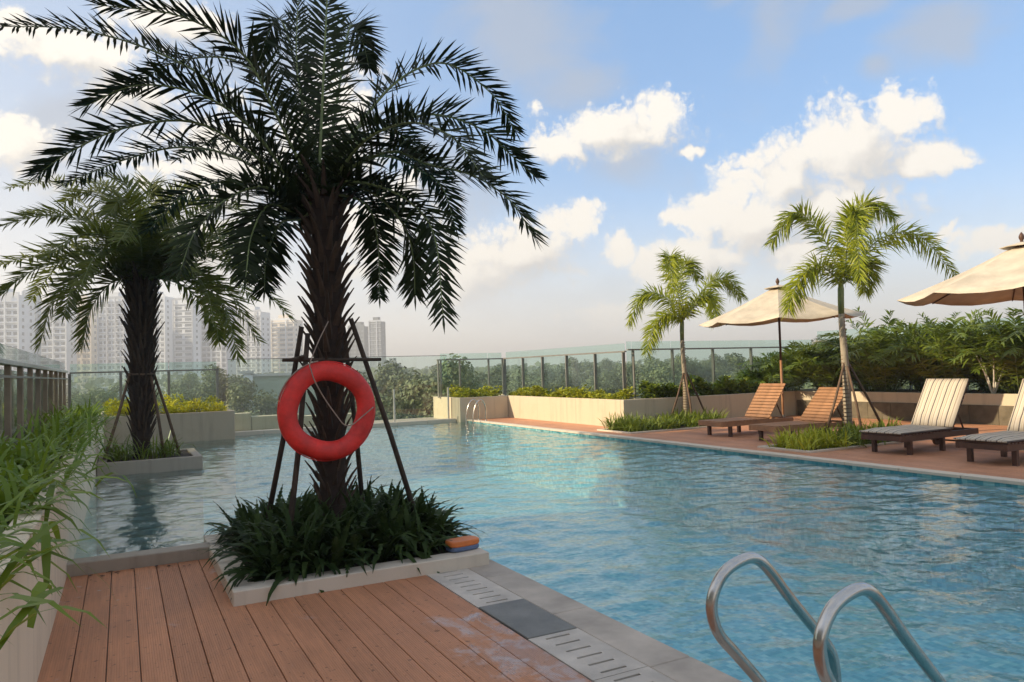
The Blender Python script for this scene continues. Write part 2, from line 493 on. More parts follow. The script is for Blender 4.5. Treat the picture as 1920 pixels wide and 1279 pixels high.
def stripemat():
    mt = bpy.data.materials.new('striped canvas')
    mt.use_nodes = True
    t = NT(mt.node_tree)
    b = mt.node_tree.nodes['Principled BSDF']
    co = t.n('ShaderNodeTexCoord').outputs['Object']
    x, y, z = t.xyz(co)
    f = t.math('FRACT', t.math('ADD', t.math('DIVIDE', y, 0.132), 0.5))
    c = t.ramp(f, [(0.0, (0.55, 0.48, 0.38)), (0.22, (0.60, 0.54, 0.45)), (0.36, (0.33, 0.26, 0.18)), (0.46, (0.57, 0.50, 0.41)),
                   (0.60, (0.50, 0.42, 0.27)), (0.68, (0.60, 0.54, 0.45)), (0.80, (0.085, 0.07, 0.065)), (0.94, (0.55, 0.48, 0.38))], 'CONSTANT')
    w = t.noise(co, 90, 2, 0.5)
    c = t.mix(t.math('MULTIPLY', w, 0.25), c, (0.45, 0.42, 0.38))
    t.link(c, b.inputs['Base Color'])
    b.inputs['Roughness'].default_value = 0.9
    b.inputs['Specular IOR Level'].default_value = 0.15
    bp = t.n('ShaderNodeBump')
    bp.inputs['Strength'].default_value = 0.3
    bp.inputs['Distance'].default_value = 0.01
    t.link(t.noise(co, 14, 3, 0.5), bp.inputs['Height']); t.link(bp.outputs[0], b.inputs['Normal'])
    MATS['stripe'] = mt
stripemat()

# ------------------------------------------------------------------ mesh helpers
def V(*a):
    return Vector(a)

class MB:
    def __init__(self):
        self.v = []; self.f = []; self.smooth = False
    def poly(self, pts, *faces):
        n = len(self.v)
        self.v.extend([tuple(p) for p in pts])
        for fc in (faces or [tuple(range(len(pts)))]):
            self.f.append(tuple(n + i for i in fc))
        return self
    def box(self, x0, x1, y0, y1, z0, z1, M=None):
        p = [V(x, y, z) for z in (z0, z1) for y in (y0, y1) for x in (x0, x1)]
        if M is not None:
            p = [M @ q for q in p]
        return self.poly(p, (0, 2, 3, 1), (4, 5, 7, 6), (0, 1, 5, 4), (2, 6, 7, 3), (0, 4, 6, 2), (1, 3, 7, 5))
    def bevbox(self, x0, x1, y0, y1, z0, z1, b=0.01, M=None):
        """box with chamfered top and vertical edges"""
        rings = []
        for z, i in ((z0, 0.0), (z1 - b, 0.0), (z1, b)):
            X0, X1, Y0, Y1 = x0 + i, x1 - i, y0 + i, y1 - i
            c = b
            rings.append([V(X0 + c, Y0, z), V(X1 - c, Y0, z), V(X1, Y0 + c, z), V(X1, Y1 - c, z), V(X1 - c, Y1, z), V(X0 + c, Y1, z), V(X0, Y1 - c, z), V(X0, Y0 + c, z)])
        pts = [p for r in rings for p in r]
        if M is not None:
            pts = [M @ q for q in pts]
        fs = [tuple(reversed(range(8))), tuple(range(16, 24))]
        for k in range(2):
            for i in range(8):
                j = (i + 1) % 8
                fs.append((k * 8 + i, k * 8 + j, k * 8 + 8 + j, k * 8 + 8 + i))
        return self.poly(pts, *fs)
    def tube(self, pts, rad, n=8, cap=True):
        """swept tube; rad number or list"""
        pts = [Vector(p) for p in pts]
        m = len(pts)
        rs = rad if isinstance(rad, (list, tuple)) else [rad] * m
        ref = None
        base = len(self.v)
        for i, p in enumerate(pts):
            t = (pts[min(i + 1, m - 1)] - pts[max(i - 1, 0)]).normalized()
            if ref is None:
                ref = t.orthogonal().normalized()
            ref = (ref - t * ref.dot(t)).normalized()
            b = t.cross(ref)
            for k in range(n):
                a = 2 * math.pi * k / n
                self.v.append(tuple(p + (ref * math.cos(a) + b * math.sin(a)) * rs[i]))
        for i in range(m - 1):
            for k in range(n):
                l = (k + 1) % n
                self.f.append((base + i * n + k, base + i * n + l, base + (i + 1) * n + l, base + (i + 1) * n + k))
        if cap:
            self.f.append(tuple(base + k for k in reversed(range(n))))
            self.f.append(tuple(base + (m - 1) * n + k for k in range(n)))
        return self
    def mesh(self, name, mat, smooth=False):
        me = bpy.data.meshes.new(name)
        me.from_pydata(self.v, [], self.f)
        me.materials.append(MATS[mat])
        if smooth:
            me.polygons.foreach_set('use_smooth', [True] * len(me.polygons))
        me.update()
        return me
    def build(self, name, mat, parent=None, smooth=False, loc=None):
        return link(name, self.mesh(name, mat, smooth), parent, loc)

def link(name, me, parent=None, loc=None, rot=None, scale=None):
    o = bpy.data.objects.new(name, me)
    col.objects.link(o)
    if parent is not None:
        o.parent = parent
    if loc is not None:
        o.location = loc
    if rot is not None:
        o.rotation_euler = rot
    if scale is not None:
        o.scale = scale if isinstance(scale, (tuple, list, Vector)) else (scale,) * 3
    return o

def tag(o, label=None, cat=None, group=None, kind=None):
    for k, v in (('label', label), ('category', cat), ('group', group), ('kind', kind)):
        if v:
            o[k] = v
    return o

def thing(name, label, cat, loc=(0, 0, 0), rz=0.0, group=None, kind=None):
    o = bpy.data.objects.new(name, None)
    o.empty_display_size = 0.2
    col.objects.link(o)
    o.location = loc
    o.rotation_euler = (0, 0, rz)
    return tag(o, label, cat, group, kind)

def copy_tree(o, parent=None):
    c = o.copy()
    col.objects.link(c)
    c.parent = parent
    for ch in o.children:
        copy_tree(ch, c)
    return c

def spline(pts, n):
    """Catmull-Rom through pts, n samples"""
    P = [Vector(p) for p in pts]
    P = [P[0] * 2 - P[1]] + P + [P[-1] * 2 - P[-2]]
    segs = len(P) - 3
    out = []
    for i in range(n):
        u = i / (n - 1) * segs
        k = min(int(u), segs - 1)
        t = u - k
        a, b, c, d = P[k:k + 4]
        out.append(0.5 * ((2 * b) + (c - a) * t + (2 * a - 5 * b + 4 * c - d) * t * t + (3 * b - a - 3 * c + d) * t ** 3))
    return out

def leaf_blade(mb, p, d, nrm, L, w, droop=0.0, curl=0.0):
    """one narrow pointed blade, folded a little along the midrib"""
    d = d.normalized()
    s = d.cross(nrm)
    if s.length < 1e-5:
        s = d.orthogonal()
    s.normalize()
    p1 = p + d * (L * 0.45) + V(0, 0, -droop * L * 0.18)
    p2 = p + d * (L * 0.95) + V(0, 0, -droop * L * 0.75)
    mb.poly([p - s * w * 0.25, p + s * w * 0.25, p1 + s * w * 0.5, p1 - s * w * 0.5, p2], (0, 1, 2, 3), (3, 2, 4))

# ------------------------------------------------------------------ ground, pool, deck
WZ = -0.06                      # water level
GZ = -12.0                      # street level below the terrace

def structure(o):
    o['kind'] = 'structure'
    return o

pmat('ground', (0.10, 0.11, 0.07), 0.95, 0.4, 0.02, coords='World', second=(0.16, 0.15, 0.11))
structure(MB().poly([V(-2400, -2400, GZ), V(2400, -2400, GZ), V(2400, 2400, GZ), V(-2400, 2400, GZ)]).build('ground', 'ground'))

# terrace podium (carries deck, pool and planters; its side walls are seen from outside only)
pod = MB()
pod.box(-1.6, 18.5, -8, 22.3, GZ, -1.45)
pod.box(-1.6, -0.40, -8, 22.3, -1.45, -0.03)
pod.box(-0.40, 1.87, -8, 6.38, -1.45, -0.03)
pod.box(1.87, 2.14, -8, 6.38, -1.45, -0.16)
pod.box(9.0, 18.5, -8, 22.3, -1.45, -0.03)
pod.box(-0.40, 9.0, 20.28, 22.3, -1.45, -0.03)
structure(pod.build('terrace', 'kerb dark'))

bas = MB()
bas.poly([V(-0.39, 6.4, -1.4), V(8.9, 6.4, -1.4), V(8.9, 20.05, -1.4), V(-0.39, 20.05, -1.4)])
bas.poly([V(2.4, -7.5, -1.4), V(8.9, -7.5, -1.4), V(8.9, 6.4, -1.4), V(2.4, 6.4, -1.4)])
basin = structure(bas.build('pool', 'basin'))
for x0, x1, y0, y1 in ((2.15, 2.415, -7.5, 6.42), (-0.41, 2.415, 6.39, 6.46), (-0.44, -0.385, 6.4, 20.1), (8.86, 8.99, -7.5, 20.1), (-0.44, 8.99, 20.02, 20.26)):
    MB().box(x0, x1, y0, y1, -1.41, -0.02 if x0 > 2 and x1 < 9.2 and y0 < 0 else -0.03).build('pool_wall', 'basin', basin)

# water with real ripples
def ripple_field():
    waves = []
    r = random.Random(3)
    for i in range(46):
        lam = 0.10 * (9.0 ** (r.random() ** 1.25))
        th = r.gauss(R(70), 0.75)
        k = 2 * math.pi / lam
        waves.append((k * math.cos(th), k * math.sin(th), r.random() * 6.28, 0.0024 * lam ** 0.85))
    return waves
WAVES = ripple_field()
def water_sheet(x0, x1, y0, y1, step):
    import numpy as np
    nx, ny = int((x1 - x0) / step) + 1, int((y1 - y0) / step) + 1
    xs, ys = np.linspace(x0, x1, nx), np.linspace(y0, y1, ny)
    X, Y = np.meshgrid(xs, ys)
    Z = np.zeros_like(X)
    for kx, ky, ph, a in WAVES:
        Z += a * np.sin(kx * X + ky * Y + ph)
    co = np.stack([X, Y, Z + WZ], -1).reshape(-1, 3)
    i = np.arange(nx * ny).reshape(ny, nx)
    f = np.stack([i[:-1, :-1], i[:-1, 1:], i[1:, 1:], i[1:, :-1]], -1).reshape(-1, 4)
    return co, f
def build_water():
    import numpy as np
    parts = [water_sheet(2.40, 8.88, -4.0, 6.42, 0.035), water_sheet(-0.40, 8.88, 6.42, 20.04, 0.04)]
    off, cs, fs = 0, [], []
    for c, f in parts:
        cs.append(c); fs.append(f + off); off += len(c)
    c = np.concatenate(cs); f = np.concatenate(fs)
    me = bpy.data.meshes.new('water')
    me.from_pydata(c.tolist(), [], f.tolist())
    me.materials.append(MATS['water'])
    me.polygons.foreach_set('use_smooth', [True] * len(me.polygons))
    return structure(link('water', me))
build_water()

# near deck: one object per board
deck = thing('deck', None, None, kind='structure')
j0, PITCH, DX1 = 0.0695, 0.1497, 1.875
edges = [-0.385]
k = -2
while j0 + PITCH * k < DX1 - 0.01:
    if j0 + PITCH * k > -0.30:
        edges.append(j0 + PITCH * k)
    k += 1
edges.append(DX1)
for a, b in zip(edges[:-1], edges[1:]):
    dz = rng.uniform(-0.0015, 0.0)
    MB().bevbox(a + 0.0025, b - 0.0025, -3.5, 6.375, -0.026, dz, 0.002).build('plank', 'deck near', deck)

# drain strip: slotted covers with a plain slate inspection cover between them
drain = thing('drain_strip', None, None, kind='structure')
MB().box(1.88, 2.14, -3.5, 6.3, -0.159, -0.15).build('channel', 'drain void', drain)
def slotted_cover(y0, y1):
    mb = MB()
    mb.box(1.880, 1.958, y0, y1, -0.02, 0.0)
    mb.box(2.104, 2.188, y0, y1, -0.02, 0.0)
    y = y0
    n = int(round((y1 - y0) / 0.102))
    p = (y1 - y0) / n
    for i in range(n):
        s = y0 + (i + 0.5) * p
        mb.box(1.958, 2.104, y, s - 0.009, -0.02, 0.0)
        y = s + 0.009
    mb.box(1.958, 2.104, y, y1, -0.02, 0.0)
    mb.build('slotted_cover', 'drain stone', drain)
slotted_cover(4.105, 4.98)
MB().bevbox(1.882, 2.186, 3.49, 4.098, -0.02, 0.004, 0.003).build('slate_cover', 'cover slate', drain)
for y1 in (3.484, 2.872, 2.26, 1.648, 1.036, 0.424):
    slotted_cover(y1 - 0.606, y1)
# coping stones along the pool edge
coping = thing('coping', None, None, kind='structure')
ys = [-2.5 + 0.894 * i for i in range(0, 9)]
for y in [2.862 - 0.894 * i for i in range(-4, 6)]:
    y1 = min(y, 6.38)
    if y - 0.894 < 6.3:
        MB().bevbox(2.193, 2.44, y - 0.894 + 0.002, y1 - 0.002, -0.03, rng.uniform(-0.001, 0.001), 0.004).build('coping_stone', 'coping stone', coping)

# right-hand deck
deck2 = thing('deck', None, None, kind='structure')
k = 0
x = 9.005
while x < 15.8:
    y1 = 19.70 if x + 0.15 < 10.22 else 13.96
    MB().bevbox(x + 0.003, min(x + 0.147, 15.8), -6, y1, -0.026, rng.uniform(-0.002, 0), 0.002).build('plank', 'deck far', deck2)
    x += 0.15
cop2 = thing('coping', None, None, kind='structure')
y = -5.0
while y < 19.7:
    MB().bevbox(8.82, 9.00, y + 0.003, min(y + 0.794, 19.7), -0.028, 0.012 + rng.uniform(-0.002, 0.002), 0.006).build('coping_stone', 'kerb stone', cop2)
    y += 0.8
# pale kerb along the far infinity edge
cop3 = thing('coping', None, None, kind='structure')
x = -0.38
while x < 8.6:
    MB().bevbox(x + 0.002, min(x + 0.9, 8.62) - 0.002, 20.0, 20.30, -0.12, 0.035, 0.006).build('coping_stone', 'kerb stone', cop3)
    x += 0.9

# kerb that holds the water back between wall and palm island
kb = MB().bevbox(-0.384, 0.62, 6.378, 6.56, -0.3, 0.09, 0.006)
tag(kb.build('pool_kerb', 'kerb dark'), 'low grey stone kerb between the deck boards and the shallow pool', 'kerb')

# ------------------------------------------------------------------ planters and walls
def tree_planter(name, label, x0, x1, y0, y1, z1, w, mat, z0=-0.5):
    t = thing(name, label, 'planter', ((x0 + x1) / 2, (y0 + y1) / 2, 0))
    cx, cy_ = (x0 + x1) / 2, (y0 + y1) / 2
    a, b = (x1 - x0) / 2, (y1 - y0) / 2
    MB().bevbox(-a, a, -b, -b + w, z0, z1, 0.006).build('kerb', mat, t)
    MB().bevbox(-a, a, b - w, b, z0, z1, 0.006).build('kerb', mat, t)
    MB().bevbox(-a, -a + w, -b + w, b - w, z0, z1 - 0.001, 0.006).build('kerb', mat, t)
    MB().bevbox(a - w, a, -b + w, b - w, z0, z1 - 0.001, 0.006).build('kerb', mat, t)
    MB().box(-a + w, a - w, -b + w, b - w, z0, z1 - 0.03).build('soil', 'soil', t)
    return t
tree_planter('tree_planter', 'square stone planter kerb around the large palm on the wooden deck', 0.60, 2.37, 4.95, 6.85, 0.09, 0.16, 'kerb stone')
tree_planter('tree_planter', 'stone planter kerb around the smaller palm standing in the water', -0.36, 1.17, 13.3, 14.95, 0.14, 0.13, 'kerb dark', -1.3)

def box_planter(label, x0, x1, y0, y1, z1, mat, z0=-1.39, w=0.12):
    t = thing('planter_box', label, 'planter', (0, 0, 0))
    MB().bevbox(x0, x1, y0, y0 + w, z0, z1, 0.008).build('wall', mat, t)
    MB().bevbox(x0, x1, y1 - w, y1, z0, z1, 0.008).build('wall', mat, t)
    MB().bevbox(x0, x0 + w, y0 + w, y1 - w, z0, z1 - 0.001, 0.008).build('wall', mat, t)
    MB().bevbox(x1 - w, x1, y0 + w, y1 - w, z0, z1 - 0.001, 0.008).build('wall', mat, t)
    MB().box(x0 + w, x1 - w, y0 + w, y1 - w, z1 - 0.3, z1 - 0.06).build('soil', 'soil', t)
    return t
box_planter('long rendered planter wall beside the deck holding strap-leaved grass', -1.45, -0.37, -4.0, 19.09, 0.75, 'planter render')
box_planter('grey planter box at the pool end filled with yellow shrubs', -1.45, 2.41, 19.1, 20.45, 0.62, 'grey render')
box_planter('cream planter box at the far corner of the pool beside the ladder', 8.63, 10.19, 19.72, 21.8, 0.645, 'cream wall')
box_planter('long sunlit cream planter box running along the far deck', 10.2, 11.0, 13.95, 21.8, 0.645, 'cream wall')
box_planter('planter box behind the small palm and the wooden loungers', 11.0, 17.6, 13.96, 14.75, 0.64, 'cream wall')
box_planter('long planter wall behind the loungers carrying the palm hedge', 15.8, 17.6, -4.0, 13.95, 0.64, 'cream wall')

# ------------------------------------------------------------------ fences
def fin_fence():
    t = thing('fence', 'wooden fin fence with pale rail and glass top along the grass planter', 'fence', (0, 0, 0))
    X = -1.2
    y = 3.2
    while y < 20.4:
        MB().box(X - 0.01, X + 0.05, y, y + 0.12, 0.60, 1.645).build('fin', 'fence fin', t)
        y += 1.19
    MB().bevbox(X - 0.07, X + 0.07, 3.0, 20.43, 1.645, 1.70, 0.012).build('top_rail', 'rail pale', t)
    MB().box(X + 0.072, X + 0.095, 3.0, 20.40, 1.49, 1.515).build('rod', 'fence metal', t)
    y = 3.0
    while y < 20.3:
        MB().box(X - 0.006, X + 0.006, y + 0.01, min(y + 1.18, 20.40), 1.70, 1.875).build('glass_panel', 'fence glass', t)
        y += 1.19
    y = 3.0
    while y < 20.3:
        MB().box(X - 0.105, X - 0.095, y + 0.01, min(y + 1.18, 20.40), 0.66, 1.60).build('glass_panel', 'fence glass', t)
        y += 1.19
fin_fence()

def post_fence(name, label, p0, p1, z0, zr, zt, posts, wide=0.05, back=0.0, ends=True):
    """posts under a slim rail, glass panes reaching above it; posts given as distances along the run"""
    p0, p1 = V(*p0, 0), V(*p1, 0)
    d = (p1 - p0)
    L = d.length
    ang = math.atan2(d.y, d.x)
    t = thing(name, label, 'fence', p0, ang)
    for s in posts:
        MB().box(s - wide / 2, s + wide / 2, -0.04, 0.04, z0, zr - 0.002).build('post', 'fence metal', t)
    MB().box(0, L, -0.03, 0.03, zr, zr + 0.035).build('top_rail', 'fence metal', t)
    st = [0] + list(posts) + [L]
    st = sorted(set(round(s, 3) for s in st))
    for a, b in zip(st[:-1], st[1:]):
        if b - a > 0.15:
            MB().box(a + 0.008, b - 0.008, 0.045, 0.057, z0 + 0.02, zt).build('glass_panel', 'fence glass', t)
    return t
post_fence('fence', 'glass fence with metal posts behind the yellow shrubs', (-1.1, 20.40), (2.2, 20.40), 0.60, 1.62, 1.85, [0.0, 1.07, 2.13, 3.26], 0.06)
post_fence('fence', 'short glass fence above the corner planter near the pool ladder', (8.55, 21.2), (10.85, 21.2), 0.62, 1.76, 1.97, [0.03, 0.12, 0.75, 1.75, 2.25], 0.034)
post_fence('fence', 'glass fence running along the sunlit cream planter', (10.80, 21.1), (10.80, 14.62), 0.60, 1.76, 1.98, [0.05, 1.27, 2.46, 3.78, 5.17, 6.39], 0.034)
post_fence('fence', 'glass fence behind the small palm meeting the hedge', (10.86, 14.62), (17.4, 14.62), 0.60, 1.80, 2.02, [0.16, 1.38, 2.72, 4.07, 5.4, 6.5], 0.034)
post_fence('fence', 'glass fence mostly hidden behind the palm hedge', (17.45, 14.6), (17.45, -3.0), 0.60, 1.95, 2.25, [1.4 * i for i in range(1, 13)], 0.034)
gb = thing('glass_balustrade', 'frameless glass balustrade along the far edge of the pool', 'balustrade', (2.42, 20.40, 0))
xs = [0.0, 1.30, 2.85, 4.45, 6.12]
for a, b in zip(xs[:-1], xs[1:]):
    MB().box(a + 0.008, b - 0.008, 0, 0.015, -0.05, 1.88).build('glass_panel', 'clear glass', gb)
    MB().box(b - 0.022, b + 0.022, -0.05, -0.006, -0.05, 0.95).build('spigot_post', 'rail pale', gb)
MB().box(0, 6.12, 0.0, 0.02, 1.885, 1.90).build('edge_trim', 'fence metal', gb)
# low parapet outside the balustrade
pw = thing('parapet', 'low pale parapet blocks outside the glass at the pool end', 'parapet', (0, 0, 0))
for x0, x1, z1 in ((2.50, 3.05, 0.46), (3.06, 4.4, 0.36), (4.41, 5.9, 0.30)):
    MB().bevbox(x0, x1, 20.9, 21.3, -0.04, z1, 0.01).build('block', 'cream wall', pw)

# ------------------------------------------------------------------ palms
# frond arcs in metres, from the crown outwards
PALM1 = [[(1.26, 5.89, 2.91), (1.01, 6.09, 3.28), (0.63, 6.41, 3.86), (0.14, 6.77, 4.2), (-0.37, 7.14, 4.4), (-0.88, 7.51, 4.48)],
    [(1.3, 5.86, 2.99), (1.07, 5.79, 3.41), (0.81, 5.71, 3.83), (0.4, 5.72, 4.03), (-0.11, 5.77, 4.03)],
    [(1.25, 5.9, 2.83), (0.9, 5.99, 3.17), (0.49, 6.12, 3.4), (0.02, 6.29, 3.34), (-0.34, 6.42, 3.15), (-0.54, 6.5, 2.99)],
    [(1.24, 5.9, 2.78), (0.89, 6.38, 3.21), (0.47, 6.87, 3.41), (0.02, 7.37, 3.38), (-0.46, 7.91, 3.25)],
    [(1.24, 5.9, 2.74), (0.98, 5.8, 2.86), (0.71, 5.71, 2.74), (0.47, 5.57, 2.46), (0.35, 5.38, 2.15)],
    [(1.24, 5.91, 2.7), (1.0, 5.78, 2.72), (0.84, 5.59, 2.45), (0.75, 5.29, 2.1)],
    [(1.26, 5.9, 2.7), (1.09, 6.19, 2.92), (0.81, 6.58, 3.08), (0.47, 7.05, 3.02), (0.23, 7.45, 2.79)],
    [(1.26, 5.9, 2.66), (1.14, 6.13, 2.65), (1.08, 6.42, 2.43), (1.1, 6.68, 2.17)],
    [(1.39, 5.82, 2.95), (1.45, 5.9, 3.71), (1.51, 5.97, 4.41), (1.57, 6.03, 5.09)],
    [(1.36, 5.83, 2.99), (1.38, 6.47, 4.0), (1.33, 6.92, 4.71), (1.23, 7.13, 4.62), (1.18, 7.45, 4.37)],
    [(1.44, 5.79, 2.99), (1.71, 6.33, 4.0), (1.89, 6.61, 4.63), (2.03, 6.7, 4.54), (2.13, 6.84, 4.38)],
    [(1.54, 5.73, 3.14), (1.96, 5.75, 3.44), (2.35, 5.75, 3.59), (2.79, 5.75, 3.52), (3.08, 5.78, 3.34), (3.34, 5.8, 3.17)],
    [(1.51, 5.75, 3.07), (1.83, 5.92, 3.59), (2.2, 6.01, 4.0), (2.61, 6.04, 4.18), (3.07, 6.1, 4.0), (3.37, 6.21, 3.72)],
    [(1.55, 5.73, 3.01), (1.86, 5.43, 3.13), (2.07, 5.23, 3.0), (2.33, 4.98, 2.88), (2.53, 4.77, 2.66), (2.63, 4.62, 2.38)],
    [(1.55, 5.73, 3.07), (1.95, 5.89, 3.23), (2.3, 6.03, 3.19), (2.58, 6.16, 3.08), (2.82, 6.43, 2.77)],
    [(1.52, 5.75, 2.94), (1.77, 5.42, 2.84), (1.95, 5.14, 2.63), (2.01, 4.95, 2.35), (1.94, 4.68, 1.8)],
    [(1.52, 5.75, 2.92), (1.78, 5.67, 2.85), (2.01, 5.63, 2.61), (2.09, 5.64, 2.36), (2.12, 5.7, 2.06)],
    [(1.5, 5.76, 2.84), (1.79, 5.88, 2.8), (1.95, 6.12, 2.54), (2.08, 6.51, 2.12)],
    [(1.34, 5.84, 3.03), (1.17, 6.31, 3.77), (0.85, 6.75, 4.2), (0.41, 7.27, 4.28), (0.07, 7.71, 4.14)],
    [(1.44, 5.79, 2.95), (1.7, 6.14, 3.42), (2.0, 6.31, 3.65), (2.36, 6.51, 3.61), (2.69, 6.81, 3.36)],
    [(1.28, 5.88, 2.87), (1.11, 6.54, 3.28), (0.85, 7.24, 3.64), (0.5, 8.07, 3.62)],
    [(1.43, 5.8, 2.95), (1.36, 6.18, 3.62), (1.36, 6.44, 4.17), (1.45, 6.72, 4.93)],
    [(1.24, 5.9, 2.87), (0.92, 5.86, 3.29), (0.55, 5.88, 3.53), (0.12, 5.93, 3.56), (-0.22, 5.97, 3.37)],
    [(1.51, 5.75, 2.99), (1.65, 5.38, 3.19), (1.86, 4.99, 3.22), (2.03, 4.63, 3.02), (2.1, 4.33, 2.69)]]
PALM2 = [[(0.22, 14.16, 3.37), (-0.3, 14.87, 4.2), (-1.0, 15.69, 5.05), (-1.82, 16.52, 5.1)],
    [(0.18, 14.18, 3.37), (-0.45, 14.32, 4.09), (-1.16, 14.55, 4.22), (-1.93, 14.82, 3.99)],
    [(0.18, 14.19, 3.32), (-0.55, 14.72, 3.74), (-1.3, 15.27, 3.66), (-1.98, 15.77, 3.5)],
    [(0.18, 14.19, 3.23), (-0.61, 14.39, 3.47), (-1.31, 14.58, 3.29), (-1.81, 14.69, 2.83)],
    [(0.18, 14.19, 3.14), (-0.46, 14.31, 3.27), (-0.96, 14.38, 2.86), (-1.18, 14.28, 2.06)],
    [(0.22, 14.18, 3.09), (-0.14, 14.28, 3.1), (-0.46, 14.35, 2.64), (-0.58, 14.3, 2.03)],
    [(0.28, 14.13, 3.37), (0.14, 13.39, 3.87), (0.03, 12.81, 4.21), (-0.15, 12.53, 3.93)],
    [(0.35, 14.1, 3.36), (0.41, 14.69, 4.22), (0.49, 15.24, 5.08), (0.57, 15.38, 4.91)],
    [(0.39, 14.08, 3.36), (0.69, 14.17, 4.04), (1.08, 14.18, 4.5), (1.47, 14.14, 4.42)],
    [(0.33, 14.11, 3.36), (-0.05, 14.75, 4.39), (-0.43, 15.2, 4.86), (-0.92, 15.72, 4.72)],
    [(0.47, 14.03, 3.36), (1.1, 13.96, 3.75), (1.7, 13.88, 3.65), (2.33, 13.86, 3.17)],
    [(0.47, 14.04, 3.27), (1.14, 13.5, 3.49), (1.84, 12.97, 3.16), (2.42, 12.48, 2.41)],
    [(0.47, 14.04, 3.18), (1.13, 13.47, 3.08), (1.51, 13.11, 2.65), (1.67, 12.79, 1.77)],
    [(0.47, 14.04, 3.18), (1.09, 13.91, 3.27), (1.68, 13.83, 2.91), (2.13, 13.89, 2.11)],
    [(0.47, 14.04, 3.22), (0.92, 13.26, 3.27), (1.18, 12.64, 2.86), (1.24, 12.09, 2.31)],
    [(0.47, 14.04, 3.27), (1.26, 13.83, 3.92), (2.03, 13.61, 4.0), (2.5, 13.52, 3.61)],
    [(0.43, 14.06, 3.36), (0.9, 13.44, 4.01), (1.5, 12.82, 4.24), (2.0, 12.3, 3.87)],
    [(0.26, 14.14, 3.32), (-0.09, 13.74, 3.74), (-0.57, 13.45, 3.75), (-0.98, 13.1, 3.34)],
    [(0.35, 14.1, 3.32), (0.48, 13.09, 3.75), (0.68, 12.55, 3.75), (0.85, 11.8, 3.3)],
    [(0.28, 14.13, 3.37), (0.11, 14.87, 4.04), (-0.32, 15.62, 4.24), (-0.7, 16.43, 3.95)],
    [(0.35, 14.1, 3.41), (0.29, 14.18, 4.11), (0.12, 14.33, 4.78), (-0.21, 14.55, 4.99)],
    [(0.47, 14.04, 3.18), (1.02, 14.25, 3.03), (1.49, 14.59, 2.49), (1.61, 14.85, 2.11)],
    [(0.25, 14.15, 3.37), (-0.22, 14.72, 3.99), (-0.82, 15.35, 4.45), (-1.53, 16.05, 4.54)],
    [(0.22, 14.17, 3.28), (-0.39, 14.95, 3.64), (-1.01, 15.7, 3.53), (-1.48, 16.44, 3.01)],
    [(0.2, 14.18, 3.23), (-0.29, 13.93, 3.32), (-0.66, 13.67, 3.01), (-0.78, 13.26, 2.46)],
    [(0.43, 14.06, 3.36), (0.8, 13.31, 3.72), (1.3, 12.53, 3.7), (1.6, 11.86, 3.19)],
    [(0.47, 14.04, 3.31), (0.97, 13.33, 3.55), (1.47, 12.66, 3.3), (1.77, 12.02, 2.64)],
    [(0.45, 14.05, 3.22), (0.92, 13.91, 3.17), (1.33, 13.82, 2.8), (1.67, 13.79, 2.24)],
    [(0.35, 14.1, 3.36), (0.62, 14.52, 4.29), (0.9, 14.72, 4.84), (1.27, 14.79, 4.99)],
    [(0.31, 14.12, 3.36), (0.03, 15.06, 4.55), (-0.23, 15.54, 5.03), (-0.68, 16.14, 5.23)],
    [(0.33, 14.11, 3.32), (0.27, 13.14, 3.66), (0.17, 12.61, 3.81), (-0.01, 12.02, 3.45)],
    [(0.39, 14.08, 3.32), (0.56, 13.16, 3.59), (0.79, 12.48, 3.49), (0.9, 11.56, 2.96)],
    [(0.28, 14.14, 3.27), (-0.01, 13.62, 3.55), (-0.35, 13.24, 3.39), (-0.54, 12.55, 2.8)],
    [(0.47, 14.04, 3.27), (1.2, 14.18, 3.79), (1.84, 14.24, 4.03), (2.51, 14.3, 3.88)]]
PALM3 = [[(11.92, 13.75, 2.59), (11.36, 13.44, 3.46), (11.13, 13.24, 3.91), (10.9, 12.91, 3.08)],
    [(11.91, 13.75, 2.55), (11.56, 14.03, 3.07), (11.16, 14.33, 3.14), (10.94, 14.61, 2.48)],
    [(11.9, 13.76, 2.51), (11.53, 13.81, 2.64), (11.13, 13.87, 2.39), (10.81, 13.8, 1.76)],
    [(11.96, 13.73, 2.59), (12.5, 13.57, 3.31), (12.97, 13.39, 3.48), (13.36, 13.31, 3.03)],
    [(11.96, 13.73, 2.56), (12.0, 13.28, 2.95), (12.12, 13.0, 2.93), (11.95, 12.72, 2.41)],
    [(11.93, 13.74, 2.59), (12.11, 14.07, 3.56), (12.41, 14.1, 3.97), (12.78, 14.15, 3.59)]]
PALM4 = [[(11.71, 9.15, 2.89), (11.47, 9.38, 3.75), (11.12, 9.63, 4.19), (10.79, 9.94, 3.66)],
    [(11.69, 9.16, 2.84), (11.18, 9.23, 3.14), (10.75, 9.3, 2.87), (10.43, 9.29, 2.34)],
    [(11.74, 9.13, 2.93), (11.89, 9.11, 3.73), (12.21, 8.99, 4.32), (12.72, 8.79, 4.07)],
    [(11.74, 9.14, 2.91), (11.46, 8.78, 3.74), (11.44, 8.61, 3.99), (11.02, 8.27, 2.8)],
    [(11.77, 9.12, 2.88), (12.37, 8.89, 3.6), (13.1, 8.59, 3.71), (13.85, 8.36, 2.93)],
    [(11.76, 9.12, 2.85), (12.26, 9.21, 3.26), (12.55, 9.23, 3.18), (12.78, 9.5, 2.75)]]

